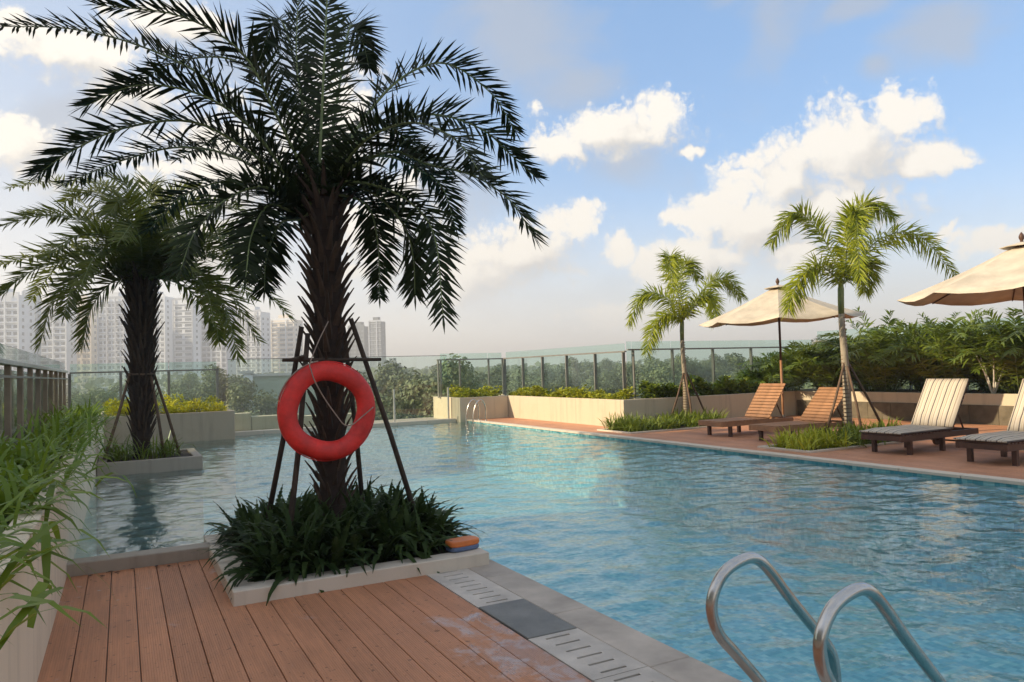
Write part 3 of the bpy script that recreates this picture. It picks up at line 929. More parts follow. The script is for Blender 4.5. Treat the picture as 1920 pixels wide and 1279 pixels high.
def frond(parent, pts, mat, n=52, leaf=0.30, w=0.024, stalk=0.18, vee=0.45, plume=False, droop=0.35, rad=0.014, seed=0, rmat='crown shaft'):
    r = random.Random(seed)
    c = spline(pts, n)
    L = sum((c[i + 1] - c[i]).length for i in range(n - 1))
    mb = MB()
    for i in range(n):
        u = i / (n - 1)
        if u < stalk:
            continue
        T = (c[min(i + 1, n - 1)] - c[max(i - 1, 0)]).normalized()
        S = T.cross(V(0, 0, 1))
        if S.length < 0.15:
            S = T.cross(V(0.3, 1, 0))
        S.normalize()
        N = S.cross(T).normalized()
        env = min(1.0, (u - stalk) / 0.18 * 0.55 + 0.45) * (1.0 if u < 0.6 else 1.0 - 0.55 * ((u - 0.6) / 0.4) ** 1.4)
        a = R(70 - 26 * u) if plume else R(74 - 36 * u)
        for side in (-1, 1):
            for rep in range(4 if plume else 1):
                b = r.uniform(-1.25, 1.25) if plume else vee + r.uniform(-0.7, 0.55)
                aa = a + r.uniform(-0.14, 0.14)
                lat = S * side * math.cos(b) + N * math.sin(b)
                d = T * math.cos(aa) + lat * math.sin(aa)
                l = leaf * env * r.uniform(0.82, 1.12)
                p = c[i] + T * r.uniform(-0.5, 0.5) * (L / n)
                nn = (N * math.cos(b) - S * side * math.sin(b)).normalized()
                leaf_blade(mb, p, d, nn, l, w * r.uniform(0.8, 1.15) * (0.7 + 0.3 * env), droop * r.uniform(0.3, 1.3))
    # end leaflet
    T = (c[-1] - c[-3]).normalized()
    leaf_blade(mb, c[-1], T, V(0, 0, 1), leaf * 0.4, w * 0.7, 0.2)
    f = mb.build('frond', mat, parent)
    k = max(4, n // 4)
    ci = [c[int(i * (n - 1) / (k - 1))] for i in range(k)]
    MB().tube(ci, [rad * (1 - 0.8 * i / (k - 1)) for i in range(k)], 5).build('rachis', rmat, f, True)
    return f

def leaf_base_mesh(name, L, w, th):
    mb = MB()
    # tapered stub, wide at the trunk, pointing up and away (local +Z up, +X out)
    prof = [(0.0, 0.0, w, th), (0.03, L * 0.5, w * 0.62, th * 0.8), (0.075, L, w * 0.22, th * 0.35)]
    pts = []
    for ox, z, ww, tt in prof:
        pts += [V(ox - tt * 0.3, -ww / 2, z), V(ox + tt * 0.7, -ww * 0.32, z), V(ox + tt * 0.7, ww * 0.32, z), V(ox - tt * 0.3, ww / 2, z)]
    fs = []
    for k in range(2):
        for i in range(4):
            j = (i + 1) % 4
            fs.append((k * 4 + i, k * 4 + j, k * 4 + 4 + j, k * 4 + 4 + i))
    fs.append((8, 9, 10, 11))
    mb.poly(pts, *fs)
    return mb.mesh(name, 'leaf base')

def date_palm(label, base, top_z, r0, r1, lean, fronds, nb, lb, seed, leaf, n, young):  # young: leaf material with sunlight put into its colour
    r = random.Random(seed)
    t = thing('palm_tree', label, 'palm tree', base)
    H = top_z - base[2]
    N = 26
    cen, rad = [], []
    for i in range(N):
        u = i / (N - 1)
        cen.append(V(lean[0] * u, lean[1] * u, H * u))
        rad.append((r0 + (r1 - r0) * min(1, u * 1.15) ** 0.8) * (1 + 0.07 * math.sin(i * 2.3)) * (1 if u < 0.93 else 0.85))
    tr = MB().tube(cen, rad, 16).build('trunk', 'trunk', t, True)
    me = leaf_base_mesh('leaf_base', *lb)
    for i in range(nb):
        u = 0.14 + 0.86 * (i + 0.5) / nb
        a = i * 2.399963 + r.uniform(-0.15, 0.15)
        rr = (r0 + (r1 - r0) * min(1, u * 1.15) ** 0.8) * 0.93
        p = V(lean[0] * u + rr * math.cos(a), lean[1] * u + rr * math.sin(a), H * u - lb[0] * 0.35)
        link('leaf_base', me, tr, p, (0, r.uniform(0.05, 0.32) * (0.6 + 0.7 * u), a), r.uniform(0.8, 1.25) * (0.75 + 0.4 * u))
    b = V(*base)
    for i, pts in enumerate(fronds):
        root = V(lean[0], lean[1], H - 0.25 + 0.1 * r.random())
        loc = [Vector(p) - b for p in pts]
        dirn = loc[0] - root
        loc = [root + dirn * 0.25] + loc
        # pass smoothly from trunk top into the arc
        frond(t, loc, young if i in LIT_FRONDS.get(seed, ()) else 'date leaf', n, leaf, 0.0210 * leaf / 0.28, 0.14, 0.38, droop=0.16, seed=seed * 100 + i, rad=0.017)
    return t
LIT_FRONDS = {2: tuple(range(40))}  # every frond of the part-lit palm takes the sunlit leaf colour
date_palm('tall date palm with rough trunk standing in the fern bed on the deck', (1.46, 5.85, 0.03), 2.98, 0.098, 0.116, (-0.02, 0.02), PALM1, 200, (0.19, 0.050, 0.024), 1, 0.34, 126, 'date leaf sunlit')
date_palm('smaller date palm with shaggy trunk on the stone island in the shallow pool', (0.28, 14.15, 0.08), 3.2, 0.125, 0.18, (0.03, 0.02), PALM2, 230, (0.30, 0.065, 0.03), 2, 0.50, 112, 'date leaf sunlit')

def foxtail(label, base, top_z, fronds, seed, leaf, n, r0, r1):
    t = thing('palm_tree', label, 'palm tree', base)
    H = top_z - base[2]
    N = 14
    pts = [V(0.02 * math.sin(i * 0.5), 0.01 * math.cos(i * 0.6), H * i / (N - 1)) for i in range(N)]
    rad = [r0 + (r1 - r0) * (i / (N - 1)) ** 0.7 for i in range(N)]
    k = int(N * 0.80)
    tr = MB().tube(pts[:k], rad[:k], 12).build('trunk', 'grey bark', t, True)
    for i in range(2, k * 3):
        u = i / (k * 3) * (k - 1) / (N - 1)
        rr = (r0 + (r1 - r0) * u ** 0.7) * 1.06
        zz = H * u
        MB().tube([V(0, 0, zz - 0.006), V(0, 0, zz + 0.006)], rr, 10).build('ring_scar', 'stake', tr)
    MB().tube(pts[k - 1:], [r1 * 1.15] + [r1 * 1.25] * (N - k - 1) + [r1 * 0.5], 10).build('crown_shaft', 'crown shaft', t, True)
    b = V(*base)
    for i, p in enumerate(fronds):
        loc = [V(pts[-1].x, pts[-1].y, H - 0.12)] + [Vector(q) - b for q in p]
        frond(t, loc, 'fox leaf', n, leaf, 0.027, 0.25, plume=True, droop=0.5, rad=0.016, seed=seed * 50 + i)
    return t
foxtail('young foxtail palm by the planter corner left of the first parasol', (11.9, 13.8, -0.02), 2.62, PALM3, 5, 0.46, 60, 0.075, 0.042)
foxtail('taller foxtail palm between the wooden and the cushioned loungers', (11.7, 9.18, -0.02), 2.95, PALM4, 6, 0.46, 66, 0.09, 0.045)

# ------------------------------------------------------------------ stakes around the palms
def stakes(label, base, poles, bars=(), r=0.022, mat='stake'):
    t = thing('tree_support', label, 'tree support', base)
    b = V(*base)
    for a, c in poles:
        a, c = V(*a) - b, V(*c) - b
        mid = (a + c) / 2 + V(0.012, -0.008, 0)
        MB().tube([a, mid, c], [r * 1.08, r, r * 0.92], 8).build('pole', mat, t, True)
    for a, c in bars:
        MB().tube([V(*a) - b, V(*c) - b], r * 0.65, 8).build('crossbar', mat, t, True)
    return t
stakes('dark wooden poles propping the tall palm behind the red ring', (1.46, 5.85, 0.05),
       [((0.97, 6.2, 0.05), (1.24, 5.86, 1.80)), ((1.03, 5.55, 0.05), (1.26, 5.74, 1.74)), ((2.16, 5.74, 0.05), (1.60, 5.76, 1.86)), ((1.88, 6.45, 0.05), (1.60, 5.98, 1.80))],
       [((1.06, 5.70, 1.54), (1.82, 5.70, 1.53)), ((1.19, 5.60, 1.56), (1.20, 6.05, 1.55))], 0.021, 'stake dark')
stakes('brown wooden poles propping the smaller palm in the pool', (0.28, 14.15, 0.1),
       [((-0.28, 13.95, 0.1), (0.12, 14.08, 1.55)), ((0.62, 13.85, 0.1), (0.42, 14.03, 1.55)), ((0.88, 14.2, 0.1), (0.46, 14.14, 1.6)), ((0.2, 14.7, 0.1), (0.26, 14.3, 1.55))],
       [((0.08, 13.98, 1.52), (0.5, 13.98, 1.52))], 0.024)
stakes('slim wooden tripod propping the young foxtail palm', (11.9, 13.8, 0),
       [((11.32, 13.75, 0), (11.86, 13.77, 1.22)), ((11.72, 13.35, 0), (11.88, 13.75, 1.20)), ((12.55, 13.72, 0), (11.95, 13.78, 1.22)), ((12.1, 13.85, 0), (11.92, 13.84, 1.2))], (), 0.022)
stakes('wooden tripod propping the taller foxtail palm beside the loungers', (11.7, 9.18, 0),
       [((11.14, 9.25, 0), (11.66, 9.16, 1.36)), ((11.55, 8.75, 0), (11.69, 9.12, 1.3)), ((12.6, 9.05, 0), (11.75, 9.14, 1.36)), ((12.05, 9.5, 0), (11.72, 9.22, 1.3))], (), 0.022)

# ------------------------------------------------------------------ lifebuoy
def life_ring():
    c = V(1.335, 5.47, 1.155)
    t = thing('life_ring', 'red life ring hanging on the wooden poles of the tall palm', 'life ring', c)
    mb = MB()
    NU, NV, Rm, rm = 64, 20, 0.287, 0.067
    for i in range(NU):
        a = 2 * math.pi * i / NU
        for j in range(NV):
            b = 2 * math.pi * j / NV
            k = 1 + 0.02 * math.sin(4 * a)
            rr = Rm * k + rm * math.cos(b) * 1.04
            mb.v.append((rr * math.cos(a), rm * 0.8 * math.sin(b), rr * math.sin(a) * 1.02))
    for i in range(NU):
        for j in range(NV):
            mb.f.append((i * NV + j, i * NV + (j + 1) % NV, (i + 1) % NU * NV + (j + 1) % NV, (i + 1) % NU * NV + j))
    mb.build('ring', 'ring red', t, True, None)
    # moulded seam round the outside
    seam = [V((Rm + rm * 1.045) * math.cos(2 * math.pi * i / 64), 0, (Rm + rm * 1.045) * math.sin(2 * math.pi * i / 64) * 1.02) for i in range(65)]
    MB().tube(seam, 0.004, 6).build('seam', 'ring red', t, True)
    rp = [(1.40, 5.66, 1.83), (1.30, 5.55, 1.68), (1.20, 5.41, 1.51), (1.205, 5.40, 1.455), (1.23, 5.39, 1.37), (1.30, 5.39, 1.24), (1.38, 5.385, 1.12), (1.43, 5.38, 1.055), (1.49, 5.38, 1.05), (1.56, 5.38, 1.10), (1.66, 5.40, 1.17)]
    MB().tube([p - c for p in spline([V(*p) for p in rp], 44)], 0.0042, 6).build('rope', 'rope', t, True)
    loop = [V((Rm + rm + 0.012) * math.cos(a), -0.005, (Rm + rm + 0.012) * math.sin(a) * 1.02) for a in [R(100 + 5 * k) for k in range(14)]]
    MB().tube(loop, 0.005, 6).build('rope', 'rope', t, True)
    return t
life_ring()

# foam float left on the corner of the palm kerb
def foam_float():
    t = thing('foam_float', 'orange and blue foam float lying on the palm kerb corner', 'pool float', (2.235, 5.13, 0.094), R(8))
    def slab(z0, z1, a, b, mat, name):
        pts = []
        for z, s in ((z0, 0.93), (z0 + 0.008, 1.0), (z1 - 0.008, 1.0), (z1, 0.95)):
            for k in range(24):
                th = 2 * math.pi * k / 24
                e = 0.55
                x = a * s * math.copysign(abs(math.cos(th)) ** e, math.cos(th))
                y = b * s * math.copysign(abs(math.sin(th)) ** e, math.sin(th))
                pts.append(V(x, y, z))
        fs = [tuple(reversed(range(24))), tuple(range(72, 96))]
        for r_ in range(3):
            for i in range(24):
                j = (i + 1) % 24
                fs.append((r_ * 24 + i, r_ * 24 + j, r_ * 24 + 24 + j, r_ * 24 + 24 + i))
        MB().poly(pts, *fs).build(name, mat, t)
    slab(0.0, 0.034, 0.125, 0.07, 'float blue', 'lower_layer')
    slab(0.034, 0.075, 0.128, 0.074, 'float orange', 'upper_layer')
foam_float()

# ------------------------------------------------------------------ pool ladders
def ladder(name, label, loc, rz, prof, gap, r, treads=True):
    t = thing(name, label, 'pool ladder', loc, rz)
    for y in (-gap / 2, gap / 2):
        pts = spline([V(x, y, z) for x, z in prof], 60)
        MB().tube(pts, r, 14).build('handrail', 'steel', t, True)
        x, z = prof[0]
        MB().tube([V(x, y, z + 0.0), V(x, y, z + 0.012), V(x, y, z + 0.02)], [r * 1.9, r * 1.8, r * 1.1], 16).build('flange', 'steel', t, True)
    xw = prof[-1][0]
    if treads:
        for z in (-0.28, -0.55, -0.82):
            MB().bevbox(xw - 0.045, xw + 0.045, -gap / 2, gap / 2, z, z + 0.03, 0.005).build('tread', 'steel', t)
    return t
NEAR = [(2.405, 0.0), (2.32, 0.106), (2.2, 0.238), (2.108, 0.341), (2.078, 0.44), (2.103, 0.52), (2.168, 0.583), (2.278, 0.613), (2.35, 0.592), (2.42, 0.525), (2.514, 0.414), (2.636, 0.28), (2.745, 0.155), (2.775, 0.06), (2.778, -0.1), (2.778, -0.9)]
ladder('pool_ladder', 'shiny steel pool ladder with two looped handrails at the near coping', (2.4, 2.04, 0), 0, [(x - 2.4, z) for x, z in NEAR], 0.52, 0.0235)
ladder('pool_ladder', 'small steel pool ladder at the far corner by the cream planter', (8.86, 19.05, 0.01), math.pi, [(-0.16, 0), (-0.16, 0.35), (-0.10, 0.52), (0.0, 0.58), (0.12, 0.5), (0.2, 0.3), (0.24, 0.0), (0.24, -0.7)], 0.46, 0.021)

# ------------------------------------------------------------------ loungers
def lounger(label, loc, rz=0.0, wood='teak', back=56, group=None):
    """local X runs from the foot to the head; foot end at x=0"""
    t = thing('sun_lounger', label, 'sun lounger', loc, rz, group)
    SL, W, Z = 1.27, 0.66, 0.285
    LX = 1.95
    for y in (-W / 2, W / 2 - 0.045):
        MB().bevbox(0.0, LX, y, y + 0.045, Z - 0.085, Z, 0.004).build('side_rail', wood, t)
    for x in (0.22, 1.02):
        for y in (-W / 2 + 0.012, W / 2 - 0.077):
            MB().bevbox(x, x + 0.06, y, y + 0.065, 0, Z - 0.086, 0.004).build('leg', 'dark teak', t)
    MB().bevbox(0.004, 0.05, -W / 2 + 0.046, W / 2 - 0.046, Z - 0.08, Z - 0.002, 0.004).build('end_rail', wood, t)
    MB().bevbox(LX - 0.05, LX - 0.004, -W / 2 + 0.046, W / 2 - 0.046, Z - 0.08, Z - 0.002, 0.004).build('end_rail', wood, t)
    n = 15
    sm = MB().bevbox(0, 0.062, -W / 2 - 0.004, W / 2 + 0.004, 0, 0.018, 0.003).mesh('slat', wood)
    for i in range(n):
        link('slat', sm, t, (0.01 + i * (SL - 0.02) / n, 0, Z + 0.002))
    a = R(back)
    BL = 0.86
    M = Matrix.Translation((SL, 0, Z + 0.012)) @ Matrix.Rotation(-a, 4, 'Y')
    bk = link('backrest', MB().bevbox(0, BL, -W / 2 + 0.05, -W / 2 + 0.09, -0.03, 0.0, 0.003).bevbox(0, BL, W / 2 - 0.09, W / 2 - 0.05, -0.03, 0.0, 0.003).mesh('backrest', wood), t)
    bk.matrix_local = M
    for i in range(11):
        link('slat', sm, bk, (0.012 + i * (BL - 0.02) / 11, 0, 0.002))
    p = M @ V(BL * 0.55, 0, -0.03)
    for y in (-0.2, 0.2):
        MB().tube([V(p.x, y, p.z), V(p.x + 0.22, y, Z - 0.03)], 0.014, 6).build('prop', 'dark teak', t)
    for y in (-W / 2 + 0.10, W / 2 - 0.10):
        MB().tube([V(1.74, y - 0.02, 0.085), V(1.74, y + 0.02, 0.085)], 0.085, 18).build('wheel', 'dark teak', t)
    MB().tube([V(1.74, -W / 2 + 0.06, 0.085), V(1.74, W / 2 - 0.06, 0.085)], 0.014, 8).build('axle', 'dark teak', t)
    MB().box(1.70, 1.78, -W / 2 + 0.03, -W / 2 + 0.06, 0.07, Z - 0.086).build('wheel_bracket', 'dark teak', t)
    MB().box(1.70, 1.78, W / 2 - 0.06, W / 2 - 0.03, 0.07, Z - 0.086).build('wheel_bracket', 'dark teak', t)
    return t, M, SL, W, Z, BL

def pillow_slab(x0, x1, y0, y1, z0, z1, nx=10, ny=8, puff=0.018, seed=0):
    r = random.Random(seed)
    mb = MB()
    top, bot = [], []
    for j in range(ny + 1):
        for i in range(nx + 1):
            u, v = i / nx, j / ny
            e = min(1, 6 * min(u, 1 - u)) * min(1, 5 * min(v, 1 - v))
            e = e ** 0.5
            x, y = x0 + (x1 - x0) * u, y0 + (y1 - y0) * v
            top.append(V(x, y, z0 + (z1 - z0) * (0.45 + 0.55 * e) + puff * e * 0.3 * r.uniform(-1, 1)))
            bot.append(V(x, y, z0 + (z1 - z0) * 0.12 * (1 - e)))
    N = len(top)
    fs = []
    w = nx + 1
    for j in range(ny):
        for i in range(nx):
            a, b, c, d = j * w + i, j * w + i + 1, (j + 1) * w + i + 1, (j + 1) * w + i
            fs.append((a, b, c, d)); fs.append((N + d, N + c, N + b, N + a))
    rim = [i for i in range(w)] + [j * w + nx for j in range(1, ny + 1)] + [ny * w + i for i in range(nx - 1, -1, -1)] + [j * w for j in range(ny - 1, 0, -1)]
    for a, b in zip(rim, rim[1:] + rim[:1]):
        fs.append((a, N + a, N + b, b))
    return mb.poly(top + bot, *fs)

def cushion(label, loc, rz, M, SL, W, Z, BL, group=None):
    t = thing('lounger_cushion', label, 'cushion', loc, rz, group)
    pillow_slab(-0.02, SL - 0.02, -W / 2 - 0.01, W / 2 + 0.01, Z + 0.022, Z + 0.085, seed=1).build('seat_pad', 'stripe', t, True)
    b = pillow_slab(0.03, BL + 0.04, -W / 2 - 0.01, W / 2 + 0.01, 0.022, 0.085, seed=2).build('back_pad', 'stripe', t, True)
    b.matrix_local = M
    return t
lounger('bare slatted teak lounger beside the young foxtail palm and first parasol', (10.14, 11.07, 0), R(0.5), back=53)
lounger('bare slatted teak lounger partly behind the taller foxtail palm stakes', (10.02, 9.62, 0), R(-1.5), back=46)
for lab, cl, lo, rz in (('teak lounger under a striped cushion beside the taller foxtail palm', 'striped sunlit lounger cushion between the taller foxtail palm and second parasol', (9.98, 7.27, 0), R(1.0)),
                        ('teak lounger cut by the picture edge under a shaded striped cushion', 'striped cushion on the lounger cut off by the picture edge', (9.88, 5.76, 0), R(0.5))):
    t, M, SL, W, Z, BL = lounger(lab, lo, rz, 'dark teak')
    cushion(cl, lo, rz, M, SL, W, Z, BL)

# ------------------------------------------------------------------ parasols
def parasol(label, loc, rad, rim, apex, rot, tilt=0.0):
    t = thing('parasol', label, 'parasol', loc)
    MB().tube([V(0, 0, 0.05), V(0, 0, 1.45)], 0.026, 12).build('pole', 'teak', t, True)
    MB().tube([V(0, 0, 1.45), V(0, 0, apex)], 0.024, 12).build('upper_pole', 'dark teak', t, True)
    MB().bevbox(-0.3, 0.3, -0.3, 0.3, 0.0, 0.07, 0.015).tube([V(0, 0, 0.07), V(0, 0, 0.3)], 0.04, 12).build('base', 'fence metal', t)
    MB().tube([V(0, 0, apex - 0.02), V(0, 0, apex + 0.03), V(0, 0, apex + 0.06), V(0, 0, apex + 0.09), V(0, 0, apex + 0.12), V(0, 0, apex + 0.16)], [0.03, 0.02, 0.035, 0.04, 0.03, 0.006], 12).build('finial', 'dark teak', t, True)
    MB().tube([V(0, 0, rim + 0.08), V(0, 0, rim + 0.2)], 0.05, 12).build('hub', 'dark teak', t)
    cor = []
    for k in range(8):
        a = rot + 2 * math.pi * k / 8
        p = V(math.cos(a) * rad, math.sin(a) * rad, rim + tilt * math.cos(a))
        cor.append(p)
    top = V(0, 0, apex)
    NS = 6
    for k in range(8):
        p, q = cor[k], cor[(k + 1) % 8]
        pts = []
        for i in range(NS + 1):
            u = 0.09 + 0.91 * i / NS
            for j in range(5):
                v = j / 4
                e = p.lerp(q, v)
                w = top.lerp(e, u)
                sag = 0.085 * math.sin(math.pi * v) * u + 0.05 * math.sin(math.pi * u) + (0.014 * noise.noise(V(k * 3.1 + v * 2.3, u * 3.0, 0.5)) * math.sin(math.pi * v) * min(1, u * 2))
                w = w - V(0, 0, sag * 0.8)
                pts.append(w)
        fs = []
        for i in range(NS):
            for j in range(4):
                a0 = i * 5 + j
                fs.append((a0, a0 + 5, a0 + 6, a0 + 1))
        # second skin a few millimetres below gives the cloth its thickness, plus a hem
        n0 = len(pts)
        pts2 = [w - V(0, 0, 0.004) for w in pts]
        fs2 = [tuple(n0 + i for i in reversed(f)) for f in fs]
        hem = [(NS * 5 + j, n0 + NS * 5 + j, n0 + NS * 5 + j + 1, NS * 5 + j + 1) for j in range(4)]
        MB().poly(pts + pts2, *(fs + fs2 + hem)).build('canopy_panel', 'canvas', t, True)
        rp = [top.lerp(p, u) - V(0, 0, 0.05 * math.sin(math.pi * u) * 0.8 + 0.022) for u in (0.02, 0.25, 0.5, 0.75, 0.985)]
        MB().tube(rp, 0.011, 6).build('rib', 'dark teak', t)
        MB().tube([V(0, 0, rim + 0.12), top.lerp(p, 0.55) - V(0, 0, 0.07)], 0.009, 6).build('strut', 'dark teak', t)
    # vent cap
    pts = [V(0, 0, apex + 0.015)] + [V(math.cos(rot + k * math.pi / 4) * rad * 0.17, math.sin(rot + k * math.pi / 4) * rad * 0.17, apex - 0.055) for k in range(8)]
    pts += [V(p.x * 0.98, p.y * 0.98, p.z - 0.012) for p in pts]
    MB().poly(pts, *([(0, k + 1, (k + 1) % 8 + 1) for k in range(8)] + [(9, (k + 1) % 8 + 10, k + 10) for k in range(8)] + [(k + 1, k + 10, (k + 1) % 8 + 10, (k + 1) % 8 + 1) for k in range(8)])).build('vent_cap', 'canvas', t)
    return t
ca = math.atan2(-11.3, -12.4)
parasol('cream canvas parasol behind the bare teak loungers', (12.4, 11.3, 0), 1.68, 2.32, 3.05, ca, 0.06)
ca2 = math.atan2(-6.28, -12.1) - R(90) + R(6)
parasol('cream canvas parasol cut by the picture edge above the cushioned loungers', (12.1, 6.28, 0), 1.72, 2.36, 3.12, ca2)

# ------------------------------------------------------------------ planting
def arch_blade(mb, p, d, L, w, droop, seg=4, twist=0.0):
    """arching strap leaf: starts along d and bends over under its own weight"""
    d = d.normalized()
    side = d.cross(V(0, 0, 1))
    if side.length < 1e-3:
        side = V(1, 0, 0)
    side.normalize()
    side = (side + V(0, 0, twist)).normalized()
    pts = []
    q = Vector(p)
    n0 = len(mb.v)
    for i in range(seg + 1):
        u = i / seg
        ww = w * (0.5 + 1.2 * u) if u < 0.4 else w * 0.98 * (1 - ((u - 0.4) / 0.6) ** 1.8)
        if i == seg:
            mb.v.append(tuple(q))
        else:
            mb.v.append(tuple(q - side * ww * 0.5)); mb.v.append(tuple(q + side * ww * 0.5))
        d = (d + V(0, 0, -droop / seg * (0.4 + 1.2 * u))).normalized()
        q = q + d * (L / seg)
    for i in range(seg - 1):
        a = n0 + 2 * i
        mb.f.append((a, a + 1, a + 3, a + 2))
    a = n0 + 2 * (seg - 1)
    mb.f.append((a, a + 1, a + 2))

def clump(mb, p, r, n, L, w, droop, spread=1.0, lean=V(0, 0, 0), seg=4, jit=0.05):
    for i in range(n):
        a = r.uniform(0, 6.283)
        e = r.uniform(0.15, 1.0) * spread
        d = V(math.cos(a) * e, math.sin(a) * e, r.uniform(0.7, 1.2)) + lean
        q = Vector(p) + V(r.gauss(0, jit), r.gauss(0, jit), 0)
        arch_blade(mb, q, d, L * r.uniform(0.6, 1.15), w * r.uniform(0.7, 1.2), droop * r.uniform(0.5, 1.4), seg, r.uniform(-0.4, 0.4))

def fern_frond(mb, p, d, L, w, droop, r):
    """sword fern: a curved midrib with short pinnae"""
    d = d.normalized()
    q = Vector(p)
    n = 13
    for i in range(n):
        u = i / (n - 1)
        d = (d + V(0, 0, -droop / n * (0.3 + 1.5 * u))).normalized()
        q2 = q + d * (L / n)
        s = d.cross(V(0, 0, 1))
        if s.length > 1e-3:
            s.normalize()
            nn = s.cross(d)
            ww = w * (0.55 + 0.9 * u if u < 0.4 else 0.95 * (1 - ((u - 0.4) / 0.65) ** 1.5))
            for sd in (-1, 1):
                e = (s * sd + d * 0.45 + nn * r.uniform(-0.1, 0.25)).normalized()
                b = L / n * 0.95
                mb.poly([q, q + d * b * 1.3, q + d * b * 0.9 + e * ww, q + d * b * 0.25 + e * ww * 0.8])
        q = q2

# fern bed under the tall palm
r = random.Random(21)
mb = MB()
for i in range(190):
    x, y = r.uniform(0.84, 2.22), r.uniform(5.16, 6.72)
    cx, cy_ = x - 1.46, y - 5.85
    if math.hypot(cx, cy_) < 0.2 or (x > 1.98 and y < 5.42):
        continue
    out = V(cx, cy_, 0) * 0.38
    h = 0.35 + 0.20 * (1 - min(1, math.hypot(cx, cy_) / 0.9))
    p = V(x, y, 0.05)
    for k in range(11):
        a = r.uniform(0, 6.283)
        e = r.uniform(0.2, 0.9)
        d = V(math.cos(a) * e, math.sin(a) * e, r.uniform(0.65, 1.35)) + out
        if r.random() < 0.3:
            fern_frond(mb, p, d, h * r.uniform(0.7, 1.35), 0.042, r.uniform(0.7, 1.6), r)
        else:
            arch_blade(mb, p, d, h * r.uniform(0.7, 1.3), 0.050, r.uniform(1.2, 3.0), 5, r.uniform(-.4, .4))
tag(mb.build('fern_ground_cover', 'fern'), 'dense dark green ferns covering the bed under the tall palm', 'ferns', kind='stuff')

# long strap-leaved clumps along the planter beside the deck
r = random.Random(5)
ys = [2.6, 3.1, 3.6, 4.15, 4.7, 5.3, 5.95, 6.6, 7.3, 8.1, 8.9, 9.8, 10.7, 11.7, 12.8, 14.0, 15.3, 16.7, 18.0]
for i, y in enumerate(ys):
    for row, (x, lean) in enumerate(((-0.58, 0.32), (-0.88, 0.1))):
        t = MB()
        k = 0.95 if y < 4.6 else 1.0
        clump(t, V(0, 0, 0), r, int((24 if y < 4.6 else 38) * (1.0 if row == 0 else 0.7)), 0.50 * k, 0.034, 2.2, 1.0, V(lean, 0.0, 0), 5, 0.13)
        o = t.build('strap_leaf_plant', 'strap leaf', None, False, (x, y + r.uniform(-0.1, 0.1), 0.69))
        tag(o, 'arching bright green strap-leaved plant in the long planter beside the fence', 'plant', 'strap-leaved plants along the fence')

def shrub(name, mat, x0, x1, y0, y1, z0, z1, n, size, r, blade=False, up=0.5, cells=0.35):
    """leafy mass: twig clumps of pointed leaves filling a bed unevenly"""
    mb = MB()
    for i in range(n):
        x, y = r.uniform(x0, x1), r.uniform(y0, y1)
        h = 0.55 + 0.75 * noise.noise(V(x / cells, y / cells, 3.1)) + r.uniform(-0.12, 0.12)
        h = max(0.15, min(1.15, h))
        z = z0 + (z1 - z0) * h * (1 - r.random() ** 2 * 0.85)
        for k in range(4):
            a = r.uniform(0, 6.283)
            d = V(math.cos(a), math.sin(a), r.uniform(-0.1, 1.1) + up * 0.5)
            leaf_blade(mb, V(x, y, z), d, V(r.uniform(-.4, .4), r.uniform(-.4, .4), 1), size * r.uniform(0.7, 1.3), size * (0.22 if blade else 0.45), r.uniform(0.1, 0.6))
    return mb.build(name, mat)
r = random.Random(9)
for i, (x0, x1) in enumerate(((-0.36, 0.2), (0.1, 0.75), (0.85, 1.45), (1.4, 2.25))):
    tag(shrub('yellow_shrub', 'gold leaf', x0, x1, 19.2, 20.25, 0.52, 0.98 + 0.08 * (i == 2), 420, 0.11, r, True, 0.9), 'bright yellow-green leafy shrub in the grey planter box at the pool end', 'shrub', 'yellow shrubs at the pool end')
tag(shrub('low_hedge', 'lime leaf', 8.78, 10.1, 19.85, 21.1, 0.55, 0.95, 800, 0.10, r, False, 0.7), 'low lime and green hedge in the corner planter behind the far ladder', 'hedge')
tag(shrub('low_hedge', 'lime leaf', 10.30, 10.75, 14.1, 19.9, 0.55, 0.92, 1500, 0.11, r, False, 0.7, 0.5), 'low lime-green hedge on top of the long sunlit cream planter', 'hedge')
tag(shrub('low_hedge', 'green leaf', 11.05, 15.6, 14.08, 14.55, 0.55, 1.06, 1700, 0.13, r, False, 0.9, 0.5), 'leafy mid-green hedge in the planter box behind the young foxtail palm', 'hedge')
# beds at the feet of the two foxtail palms, and round the island palm
def bed(label, mat, spots, L, n, w, droop, z=0.0, lean=V(0, 0, 0)):
    mb = MB()
    for x, y in spots:
        clump(mb, V(x, y, z), r, n, L * r.uniform(0.8, 1.15), w, droop, 0.9, lean, 4, 0.07)
    return tag(mb.build('bedding_plants', mat), label, 'bedding plants', kind='stuff')
def patch(x0, x1, y0, y1, n):
    return [(r.uniform(x0, x1), r.uniform(y0, y1)) for _ in range(n)]
bed('low green bedding plants at the foot of the young foxtail palm', 'green leaf', patch(9.55, 12.3, 12.75, 13.85, 55), 0.42, 26, 0.030, 1.2)
bed('low yellow-green bedding plants at the foot of the taller foxtail palm', 'lime leaf', patch(9.5, 10.6, 8.15, 9.0, 26), 0.36, 26, 0.030, 1.2)
bed('low dark green bedding plants behind the taller foxtail palm foot', 'green leaf', patch(10.5, 12.2, 8.1, 9.0, 34), 0.38, 24, 0.030, 1.2)
bed('drooping olive strap plants round the foot of the smaller palm', 'areca leaf', [(0.28 + 0.42 * math.cos(a), 14.1 + 0.40 * math.sin(a)) for a in [k * 0.524 for k in range(12)]], 0.52, 20, 0.024, 1.6, 0.1)
